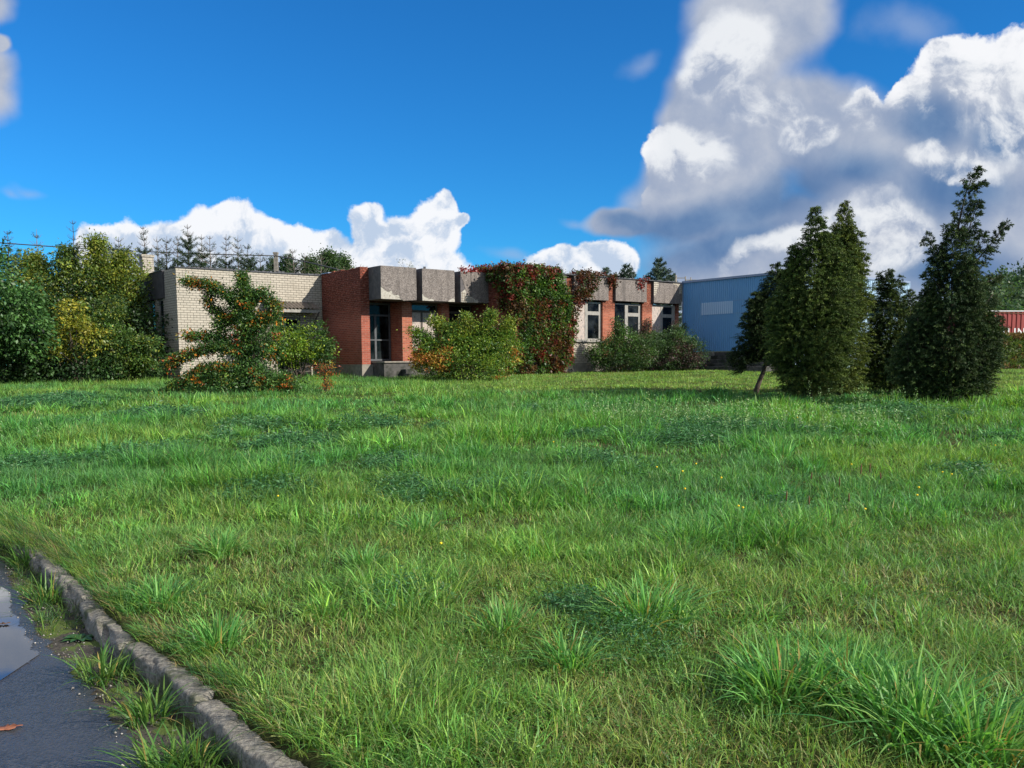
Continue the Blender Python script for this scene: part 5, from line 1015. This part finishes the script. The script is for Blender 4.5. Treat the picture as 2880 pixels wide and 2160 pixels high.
def grass_zone(y0, y1, dens, k, wmul, seed, tuft=9):
    r = np.random.default_rng(seed); A = (y1-y0)*(1.28*(y0+y1)/2+6.0); nt = int(A*dens/tuft)
    ty = np.sqrt(r.uniform((y0+4.7)**2, (y1+4.7)**2, nt)) - 4.7; tx = r.uniform(-1, 1, nt)*(.64*ty+3.0)
    ok = lawn_ok(tx, ty); tx, ty = tx[ok], ty[ok]
    ok = r.random(len(tx)) < .35 + 1.2*fbm(tx*2.3, ty*2.3, 8, 3); tx, ty = tx[ok], ty[ok]; n = len(tx)
    mown = np.clip((ty - 24.5 - 1.0*fbm(tx*.4, ty*.4, 5, 2))/1.2, 0, 1)*np.clip((tx+2.5)/3, 0, 1)
    tall = np.clip((ty-6.0)/4, 0, 1)*(1-mown); hn = fbm(tx*.55+4, ty*.55, 12, 4)
    h2 = fbm(tx*1.7+8, ty*1.7+5, 19, 3); H = (.070 + .20*np.clip(h2-.38, 0, 1) + tall*(.005 + .31*np.clip(hn-.33, 0, 1) + .13*np.clip(h2-.45, 0, 1)))*(1-mown) + mown*.10
    kd = sdist(tx, ty, KERB); H *= np.clip(.62 + kd*.8, .62, 1)
    a = fbm(tx*.35+9, ty*.35+3, 31, 4); b = fbm(tx*.8+1, ty*.8+7, 37, 4); c = fbm(tx*1.9, ty*1.9, 41, 3)
    near = np.clip((8.5-ty)/3.5, 0, 1)
    wF = np.full(n, 1.0); wY = np.clip((a-.5)*5, 0, 2) + near*.5 + mown*1.4 + .1; wB = np.clip((.52-a)*6, 0, 2.5)*(1-mown)*(1-near*.6) + .12
    wD = np.clip((c-.50)*5, 0, 1.6)*(near*1.0+.10) + near*.30 + mown*np.clip((b-.5)*5, 0, 2) + .02; wK = np.clip((.5-b)*3, 0, 1) + .15
    Wt = np.stack([wF, wY, wB, wD, wK], 1); Wt /= Wt.sum(1, keepdims=True); Cs = np.stack([G_FRESH, G_YEL, G_BLUE, G_DRY, G_DARK])
    idx = np.repeat(np.arange(n), r.poisson(tuft*np.clip(r.gamma(1.6, .62, n), .15, 3))); m = len(idx)
    cumw = np.cumsum(Wt, 1)[idx]; ci = (r.random((m, 1)) > cumw).sum(1).clip(0, 4); tj = np.clip(r.normal(1, .24, n), .45, 1.6)[idx][:, None]; C = jitter(r, (Cs[ci]*.6 + (Wt @ Cs)[idx]*.4)*tj, .22)
    sp = (.022 + .014*wmul); ox = r.normal(0, 1, (m, 2))*sp*(1 + (H[idx]*2))[:, None]; x = tx[idx]+ox[:, 0]; y = ty[idx]+ox[:, 1]
    ok = lawn_ok(x, y); x, y, ox, idx, C, ci = x[ok], y[ok], ox[ok], idx[ok], C[ok], ci[ok]; m = len(x)
    az = np.arctan2(ox[:, 1], ox[:, 0]) + r.normal(0, .6, m); az = np.where(r.random(m) < .25, r.uniform(0, 6.28, m), az)
    Lg = H[idx]*r.uniform(.55, 1.45, m)*np.where(ci == 3, .8, 1); bend = np.clip(r.normal(.80, .32, m), .1, 1.4)
    P = np.stack([x, y, hlawn(x, y) - .008], 1)
    # coarse clumps standing above the turf
    cl = fbm(tx*1.15+31, ty*1.15+17, 81, 3)[idx]; big = (cl > .60) & (ty[idx] < 24); Lg = np.where(big, Lg*1.5+.02, Lg); C = np.where(big[:, None], C*np.array([.95, 1.08, 1.0]), C)
    return blades(P, az, Lg, (.0056*wmul)*r.uniform(.55, 1.45, m)*np.where(big, 1.35, 1), bend, C, k, rs=r)
def kerb_grass():
    r = np.random.default_rng(107); n = 30000; y = r.uniform(2.3, 9.5, n); x = r.uniform(-6.5, .6, n); d = sdist(x, y, KERB); f = fbm(x*2.2, y*2.2, 66, 3); far = np.clip((y-5.4)/1.6, 0, 1); vf = np.clip((y-6.7)/.6, 0, 1)
    k = (d > .01-.05*far-.45*vf) & (d < .20) & (r.random(n) < np.clip((f-.26)*3.0 + far*.7 + vf, .2, 1)); x, y, f, far = x[k], y[k], f[k], far[k]
    idx = np.repeat(np.arange(len(x)), 9); m = len(idx); px = x[idx]+r.normal(0, .02, m); py = y[idx]+r.normal(0, .02, m); C = jitter(r, pick(r, [G_FRESH*.8, G_YEL*.8, G_DRY*.8, G_BLUE*.7, G_DARK], len(x), (3, 3, 2, 2, 2))[idx], .16)
    return blades(np.stack([px, py, hlawn(px, py)-.01], 1), r.normal(-2.45, .75, m), (.05+.12*r.random(m))*(.7+.7*f[idx]+.35*far[idx]), .004*r.uniform(.6, 1.3, m), np.clip(r.normal(.85, .25, m), .2, 1.3), C, 3, rs=r)
parts = [grass_zone(2.4, 4.6, 7200, 3, .85, 101, 11), grass_zone(4.6, 7.5, 3900, 3, 1.05, 102, 11), grass_zone(7.5, 12, 2000, 2, 1.45, 103, 12), grass_zone(12, 19, 720, 2, 2.3, 104, 12), grass_zone(19, 29, 320, 2, 3.3, 105, 12), grass_zone(29, 47, 330, 1, 5.0, 106, 8), kerb_grass()]
V, L_, S_, C_ = merge(parts); o = link('lawn_grass', fastmesh('lawn_grass', V, L_, S_, C_), M_grass); tag(o, 'unmown green grass covering the whole lawn', 'grass', kind='stuff')
del parts, V, L_, S_, C_
# low feathery weeds in dark blue-green patches
def weeds():
    r = np.random.default_rng(77); P = []; D = []; C = []; Lg = []
    def patch(x, y, rx, ry, h, n, pal, ll):
        a = r.random(n)*6.283; q = r.random(n)**.6; px = x+np.cos(a)*q*rx*r.uniform(.7, 1.2, n); py = y+np.sin(a)*q*ry*1.6*r.uniform(.7, 1.2, n)
        ok = lawn_ok(px, py); px, py, q = px[ok], py[ok], q[ok]; n = len(px); z = hground(px, py); hh = h*(1.1-q*.6)*r.uniform(.35, 1.1, n); col_ = pick(r, pal, n, None, .2)
        for s in range(20):   # each stem: a feather of small leaflets
            t = (s+1)/20; off = r.normal(0, .018+.02*t, (n, 3)); P.append(np.stack([px, py, z+hh*t], 1)+off*np.array([1, 1, .5])); D.append(r.normal(size=(n, 3))*np.array([1, 1, .35])+np.array([0, 0, .25])); C.append(col_); Lg.append(np.full(n, ll))
    blue = [(.070, .20, .075), (.095, .24, .09), (.05, .15, .06)]; fern = [(.075, .21, .045), (.11, .26, .055)]
    for (x, y, rx, ry) in [(-2.64, 9.02, 0.55, 0.3), (-2.37, 9.29, 0.35, 0.25), (-0.83, 8.94, 0.6, 0.28), (-0.22, 9.11, 0.45, 0.3), (-5.13, 11.94, 0.7, 0.4), (-4.77, 12.4, 0.5, 0.35), (-2.65, 16.11, 0.8, 0.5), (2.65, 13.58, 0.9, 0.5), (-0.68, 5.34, 0.28, 0.2), (0.59, 4.56, 0.35, 0.22), (0.39, 5.13, 0.25, 0.18), (-11.93, 21.95, 1.6, 0.7), (-11.67, 23.5, 1.4, 0.8), (7.74, 17.58, 1.4, 0.9), (-1.43, 11.09, 0.5, 0.3), (-3.33, 13.67, 0.7, 0.4), (0.98, 11.38, 0.5, 0.4), (3.61, 15.23, 1.4, 0.6), (-6.22, 11.35, 0.6, 0.4), (-1.11, 9.37, 0.4, 0.2), (2.49, 7.97, 0.3, 0.2), (0.21, 9.31, 0.4, 0.25), (-4.51, 15.84, 0.9, 0.4), (-7.45, 18.94, 1.2, 0.5)]:
        patch(x, y, rx, ry, .10+.014*min(y, 14), int(150*rx*ry*8/max(1, y/6)) + 35, blue, .012+.0034*y)
    for k in range(60):
        y = r.uniform(3.0, 8); x = r.uniform(.0, .6)*y*r.choice([1, 1, -.4]); patch(x, y, .30, .2, .10, 34, fern, .020)
    for k in range(34):
        y = r.uniform(9, 26); x = r.uniform(-.6, .6)*y; patch(x, y, r.uniform(.2, .7), r.uniform(.2, .5), .18, int(r.uniform(30, 80)), blue if r.random() < .5 else fern, .03+.0025*y)
    P, D, C, Lg = (np.concatenate(a) for a in (P, D, C, Lg)); s = r.uniform(.6, 1.3, len(P))
    return leaves_mesh('feathery_weeds', P, D, Lg*s, Lg*.24*s, jitter(r, C, .15), .08, 5)
o = link('feathery_weeds', weeds(), M_leaf); tag(o, 'dark blue green feathery weeds growing in patches in the grass', 'weeds', kind='stuff')
def stalks():
    r = np.random.default_rng(78); P = []; D = []; C = []
    for (cx_, cy_, rx, ry, n) in ((3.4, 15.2, 2.6, 1.2, 90), (2.4, 16.8, 1.6, .8, 40), (5.2, 13.8, 1.8, .8, 50), (-8.2, 13.2, .9, .6, 30), (7.5, 18.5, 1.5, .8, 22)):
        px = cx_+r.normal(0, rx*.5, n); py = cy_+r.normal(0, ry*.5, n); z = hground(px, py); h = r.uniform(.3, .62, n)
        for s in range(16): t = .45+.55*s/16; P.append(np.stack([px, py, z+h*t], 1)+r.normal(0, .016, (n, 3))); D.append(r.normal(size=(n, 3))+np.array([0, 0, .6])); C.append(pick(r, [(.27, .42, .18), (.20, .36, .13), (.34, .44, .22)], n))
    P, D, C = (np.concatenate(a) for a in (P, D, C)); return leaves_mesh('pale_seed_heads', P, D, np.full(len(P), .034), np.full(len(P), .016), C, .1, 6)
o = link('pale_seed_heads', stalks(), M_leaf); tag(o, 'pale whitish seed heads standing in the long grass', 'weeds', kind='stuff')
def tussock(label, x, y, sc_, seed, pal=None, group='coarse grass tussocks on the lawn', name='grass_tussock', zf=None, n=None, L0=.29, name2=None):
    r = np.random.default_rng(seed); n = n or int(300*sc_); a = r.random(n)*6.283; q = r.random(n)**.7; R0 = .20*sc_
    P = np.stack([np.cos(a)*q*R0, np.sin(a)*q*R0, np.full(n, -.015)], 1); az = a + r.normal(0, .8, n)
    C = jitter(r, pick(r, pal or [(.12, .33, .07), (.17, .40, .10), (.07, .21, .05), (.23, .42, .10)], n, None, .12), .1); dry = r.random(n) < .05; C[dry] = (.42, .32, .10)
    V, L, S, CC = blades(P, az, L0*(.55+.45*sc_)*r.uniform(.5, 1.2, n), .0125*(.8+.2*sc_)*r.uniform(.5, 1.25, n), np.clip(.40+.65*q+r.normal(0, .28, n), .15, 1.35), C, 5, rs=r)
    o = link(name, fastmesh(name, V, L, S, CC), M_grass); z = float((zf or hground)(np.array([x]), np.array([y]))[0]); o.location = (x, y, z); tag(o, label, 'grass', group); return o
for i, (x, y, s, lab) in enumerate([(1.41, 6.82, 1.0, 'wide pale green tussock right of the middle of the lawn'), (0.76, 4.9, 1.15, 'dense bright tussock near the front, right of centre'), (-0.05, 4.73, 0.75, 'yellow green tussock near the front, just right of centre'), (-2.18, 6.56, 0.8, 'pale tussock on the lawn behind the far end of the kerb'), (1.64, 3.49, 1.5, 'biggest tussock, at the lower right corner of the picture'), (1.19, 3.82, 1.2, 'broad tussock left of the biggest one at the lower right'), (1.77, 3.25, 1.1, 'tussock cut off by the lower right edge'), (1.5, 3.87, 1.1, 'tussock between the two big ones at the lower right'), (-1.04, 6.19, 0.6, 'small narrow tussock on the lawn left of the middle'), (-2.13, 5.29, 0.7, 'yellow green tussock on the lawn just behind the kerb'), (-1.55, 4.54, 0.6, 'loose yellow tussock at the front left of the lawn'), (-4.42, 14.72, 0.9, 'upright dark green tussock far across the lawn, left'), (0.7, 9.29, 0.9, 'tall pale tussock far across the lawn, right of centre'), (-0.78, 7.31, 0.7, 'tussock at the centre of the lawn below the dark weeds'), (0.27, 4.24, 0.55, 'low tussock in the front centre')]): tussock(lab, x, y, s, 400+i)
dk = [(.05, .14, .03), (.09, .2, .04), (.14, .25, .05)]
for i, (x, y, s, lab) in enumerate([(-3.1, 5.77, 0.55, 'grass tuft in the verge beside the puddle, farthest from the camera'), (-2.09, 4.42, 0.5, 'spiky grass tuft in the verge beside the middle of the kerb'), (-1.67, 3.93, 0.5, 'dark grass tuft growing against the kerb foot'), (-1.4, 3.42, 0.5, 'tall loose grass tuft in the verge at the bottom of the picture'), (-1.29, 3.46, 0.4, 'grass tuft at the kerb foot near the bottom edge'), (-3.74, 6.76, 0.6, 'weedy grass tuft where the kerb disappears')]): tussock(lab, x, y, s, 430+i, dk, 'grass tufts in the gritty verge', n=int(70+60*s), L0=.34)
# flowers and seed heads
def flower_mesh():
    m = MB(); m.tube([(0, 0, 0), (.01, 0, .16), (.015, 0, .30)], .0018, 4); return m
g0 = flower_mesh().mesh('stem'); g0.materials.append(M_needle)
M_yel = rough_mat('yellow_petals', (.85, .62, .03), (.75, .5, .02), 20, .8, 0)
hm = MB(); hm.tube([(.015, 0, .295), (.015, 0, .305), (.015, 0, .312)], [.003, .010, .007], 9); h0 = hm.mesh('petals'); h0.materials.append(M_yel)
M_stemg = rough_mat('green_stem', (.08, .16, .04), (.12, .2, .05), 9, .8, 0); g0.materials[0] = M_stemg
for i, (x, y) in enumerate([(-2.02, 7.54), (0.53, 11.4), (1.46, 8.84), (1.64, 8.46), (1.78, 6.97), (1.77, 6.81), (1.49, 7.6), (1.91, 8.0), (4.25, 8.72), (4.2, 8.47), (3.32, 7.25), (3.48, 7.53), (2.73, 6.77), (-0.46, 5.7), (1.86, 9.01), (4.52, 14.09), (5.85, 10.7), (3.53, 9.16)]):
    e = empty('yellow_flower', (x, y, float(hground(np.array([x]), np.array([y]))[0])), i*1.3); tag(e, 'small yellow flower standing in the lawn grass', 'flower', 'small yellow flowers in the lawn'); e.scale = (1, 1, .9+.05*(i % 4))
    for nm, me in (('stem', g0), ('petals', h0)): o = bpy.data.objects.new(nm, me); col.objects.link(o); o.parent = e
sm_ = MB(); sm_.tube([(0, 0, 0), (.01, 0, .2), (.02, .01, .40)], .002, 4); s0 = sm_.mesh('stem'); s0.materials.append(M_stemg)
hm = MB(); hm.tube([(.02, .01, .39), (.021, .01, .41), (.023, .01, .45), (.024, .01, .47)], [.003, .006, .005, .0015], 7); p0 = hm.mesh('head'); M_brn = rough_mat('brown_seed', (.16, .075, .04), (.10, .05, .03), 30, .9, 0); p0.materials.append(M_brn)
for i, (x, y) in enumerate([(2.68, 7.96), (2.23, 6.56), (2.68, 7.19), (3.11, 7.74), (2.9, 7.36), (3.38, 8.04), (2.56, 6.7), (2.02, 6.57)]):
    e = empty('seed_head', (x, y, float(hground(np.array([x]), np.array([y]))[0])), i*1.7); tag(e, 'brown seed head on a thin stalk above the lawn grass', 'weed', 'brown seed heads in the lawn'); e.scale = (1, 1, .8+.09*(i % 5))
    for nm, me in (('stem', s0), ('head', p0)): o = bpy.data.objects.new(nm, me); col.objects.link(o); o.parent = e
# moss, pebbles, low weeds in the verge
def moss():
    r = np.random.default_rng(95); n = 60000; y = r.uniform(2.3, 8.8, n); x = r.uniform(-6.5, .3, n); d = sdist(x, y, ROAD); kk = sdist(x, y, KERB)
    k = (d > .0) & (kk < .0) & (fbm(x*3.2, y*3.2, 61, 4) + r.normal(0, .03, n) > .50); x, y = x[k], y[k]; n = len(x); P = np.stack([x, y, .026*y-DROP+.012+.02*fbm(x*6, y*6, 9, 3)], 1)
    C = jitter(r, pick(r, [(.14, .20, .03), (.09, .15, .025), (.19, .22, .04)], n), .15)
    return fastmesh('moss', *blades(P, r.uniform(0, 6.28, n), r.uniform(.008, .022, n), r.uniform(.004, .008, n), r.uniform(.2, 1.0, n), C, 1, rs=r))
o = link('moss', moss(), M_grass); tag(o, 'yellow green moss on the gritty verge beside the kerb', 'moss', kind='stuff')
def pebbles():
    r = np.random.default_rng(90); n = 16000; x = r.uniform(-5.5, 0, n); y = r.uniform(2.2, 8, n); d = sdist(x, y, ROAD); k = (d > -.10) & (sdist(x, y, KERB) < -.0) & (r.random(n) < np.where(np.abs(d-.05) < .12, 1, .35)); x, y = x[k], y[k]; n = len(x)
    s = .0025+.007*r.random(n)**4; base = np.array([(1, 0, 0), (0, 1, 0), (-1, 0, 0), (0, -1, 0), (0, 0, .7), (0, 0, -.7)])
    V = base[None]*s[:, None, None]*r.uniform(.7, 1.3, (n, 6, 3)) + np.stack([x, y, .026*y-DROP+.02+s*.3], 1)[:, None]
    F = np.array([(0, 1, 4), (1, 2, 4), (2, 3, 4), (3, 0, 4), (1, 0, 5), (2, 1, 5), (3, 2, 5), (0, 3, 5)]); L = (np.arange(n)[:, None, None]*6+F[None]).ravel()
    return fastmesh('pebbles', V.reshape(-1, 3), L, np.arange(0, len(L), 3), np.repeat(pick(r, [(.22, .21, .19), (.13, .12, .11), (.18, .13, .10), (.36, .34, .31)], n), 8, 0), smooth=False)
mp_, nt_, p_, o_ = newmat('pebble'); a_ = nd(nt_, 'ShaderNodeAttribute', attribute_name='Col'); nt_.links.new(a_.outputs['Color'], p_.inputs['Base Color']); p_.inputs['Roughness'].default_value = .7
o = link('pebbles', pebbles(), mp_); tag(o, 'small pebbles and grit along the asphalt edge', 'pebbles', kind='stuff')
def verge_green():
    r = np.random.default_rng(91); n = 15000; y = r.uniform(2.3, 8.6, n); x = r.uniform(-6.5, .3, n); d = sdist(x, y, ROAD); kk = sdist(x, y, KERB); f = fbm(x*1.6+2, y*1.6, 65, 3)
    k = (d > .03) & (kk < -.0) & (r.random(n) < np.clip((f-.34)*3.6 + .6*(y > 5.4) + .16 + .3*(kk > -.12), 0, 1)); x, y = x[k], y[k]
    idx = np.repeat(np.arange(len(x)), 7); m = len(idx); ox = r.normal(0, .022, (m, 2)); P = np.stack([x[idx]+ox[:, 0], y[idx]+ox[:, 1], np.zeros(m)], 1); P[:, 2] = .026*P[:, 1]-DROP+.005
    C = jitter(r, pick(r, [(.06, .15, .035), (.10, .19, .04), (.045, .11, .04), (.16, .2, .05)], len(x))[idx], .15)
    return fastmesh('verge_weeds', *blades(P, np.arctan2(ox[:, 1], ox[:, 0])+r.normal(0, .5, m), r.uniform(.03, .13, m), r.uniform(.003, .008, m), np.clip(r.normal(.8, .3, m), .1, 1.3), C, 3, rs=r))
o = link('verge_weeds', verge_green(), M_grass); tag(o, 'low grass and weeds growing in the verge below the kerb', 'weeds', kind='stuff')
# a broad-leaved weed at the bottom edge, two fallen leaves on the asphalt
def rosette(label, x, y, n, ll, pal, seed, name='broadleaf_weed'):
    r = np.random.default_rng(seed); V = []; F = []
    for k in range(n):
        a = 6.283*k/n + r.normal(0, .2); L = ll*r.uniform(.6, 1.1); up = r.uniform(.25, .9); w = L*.24
        for i in range(6):
            t = i/5; c = np.array([math.cos(a)*L*t, math.sin(a)*L*t, L*up*t*(1-.75*t)]); ww = w*math.sin(math.pi*min(.98, t*.85+.12)); s = np.array([-math.sin(a), math.cos(a), 0])
            V += [c-s*ww+np.array([0, 0, .12*ww]), c-np.array([0, 0, .1*ww]), c+s*ww+np.array([0, 0, .12*ww])]
            if i < 5: b = len(V)-3; F += [(b, b+1, b+4, b+3), (b+1, b+2, b+5, b+4)]
    me = fastmesh(name, np.array(V), np.array(F).ravel(), np.arange(0, 4*len(F), 4), jitter(r, np.repeat([pal], len(F), 0), .1), smooth=True)
    o = link(name, me, M_leaf); o.location = (x, y, .026*y-DROP+.01); tag(o, label, 'weed'); return o
for (x, y) in [(-1.15, 3.26)]: rosette('broad-leaved green weed in the verge at the bottom edge', x+.04, y+.04, 9, .14, (.07, .17, .035), 5)
rosette('leafy dark green weed in the verge beside the second grass tuft', -2.52, 5.05, 12, .10, (.045, .12, .03), 6)
def fallen(label, x, y, s, colr, rz, z):
    r = np.random.default_rng(int(abs(x)*100)); n = 22; P = [(0, 0, .004)]
    for k in range(n): a = 6.283*k/n; q = s*(.55+.45*abs(math.cos(a)))*(1+.22*math.sin(5*a)+r.normal(0, .07)); P.append((math.cos(a)*q, math.sin(a)*q*.62, .003+.010*r.random()))
    m = MB(); m.v = P; m.f = [(0, 1+k, 1+(k+1) % n) for k in range(n)]; m.sm = [True]*n
    o = m.build('fallen_leaf', rough_mat('dead_leaf', colr, tuple(c*.6 for c in colr), 40, .6, .3)); o.location = (x, y, z); o.rotation_euler = (0, 0, rz); tag(o, label, 'leaf'); 
    sl = o.modifiers.new('thick', 'SOLIDIFY'); sl.thickness = .0008
fallen('brown fallen leaf lying on the wet asphalt', -2.27, 3.83, .062, (.34, .13, .07), .3, .026*3.83-DROP+.018)
fallen('small dark leaf floating in the puddle', -3.11, 5.30, .035, (.16, .09, .05), .1, .026*5.3-DROP+.022)
o = tag(bank := None or link('bank_plants', leaves_mesh('bank_plants', *(lambda r, n: (lambda x, y: (np.stack([x, y, hbase(x, y)+r.uniform(0, .16, n)], 1), r.normal(size=(n, 3))+np.array([-.2, -.7, .1]), np.full(n, .16)*r.uniform(.5, 1.3, n), np.full(n, .07), np.where((fbm(x*1.2, y*1.9, 15, 3) > .48)[:, None], pick(r, [(.16, .10, .04), (.22, .15, .06), (.10, .07, .035)], n), pick(r, [(.07, .12, .03), (.12, .17, .04)], n))))(r.uniform(19, 32, n), r.uniform(40.7, 45, n)))(np.random.default_rng(8), 26000)), M_leaf), 'dry brown and green creeping plants covering the bank below the container', 'plants', kind='stuff')
print('objects', len(bpy.data.objects))
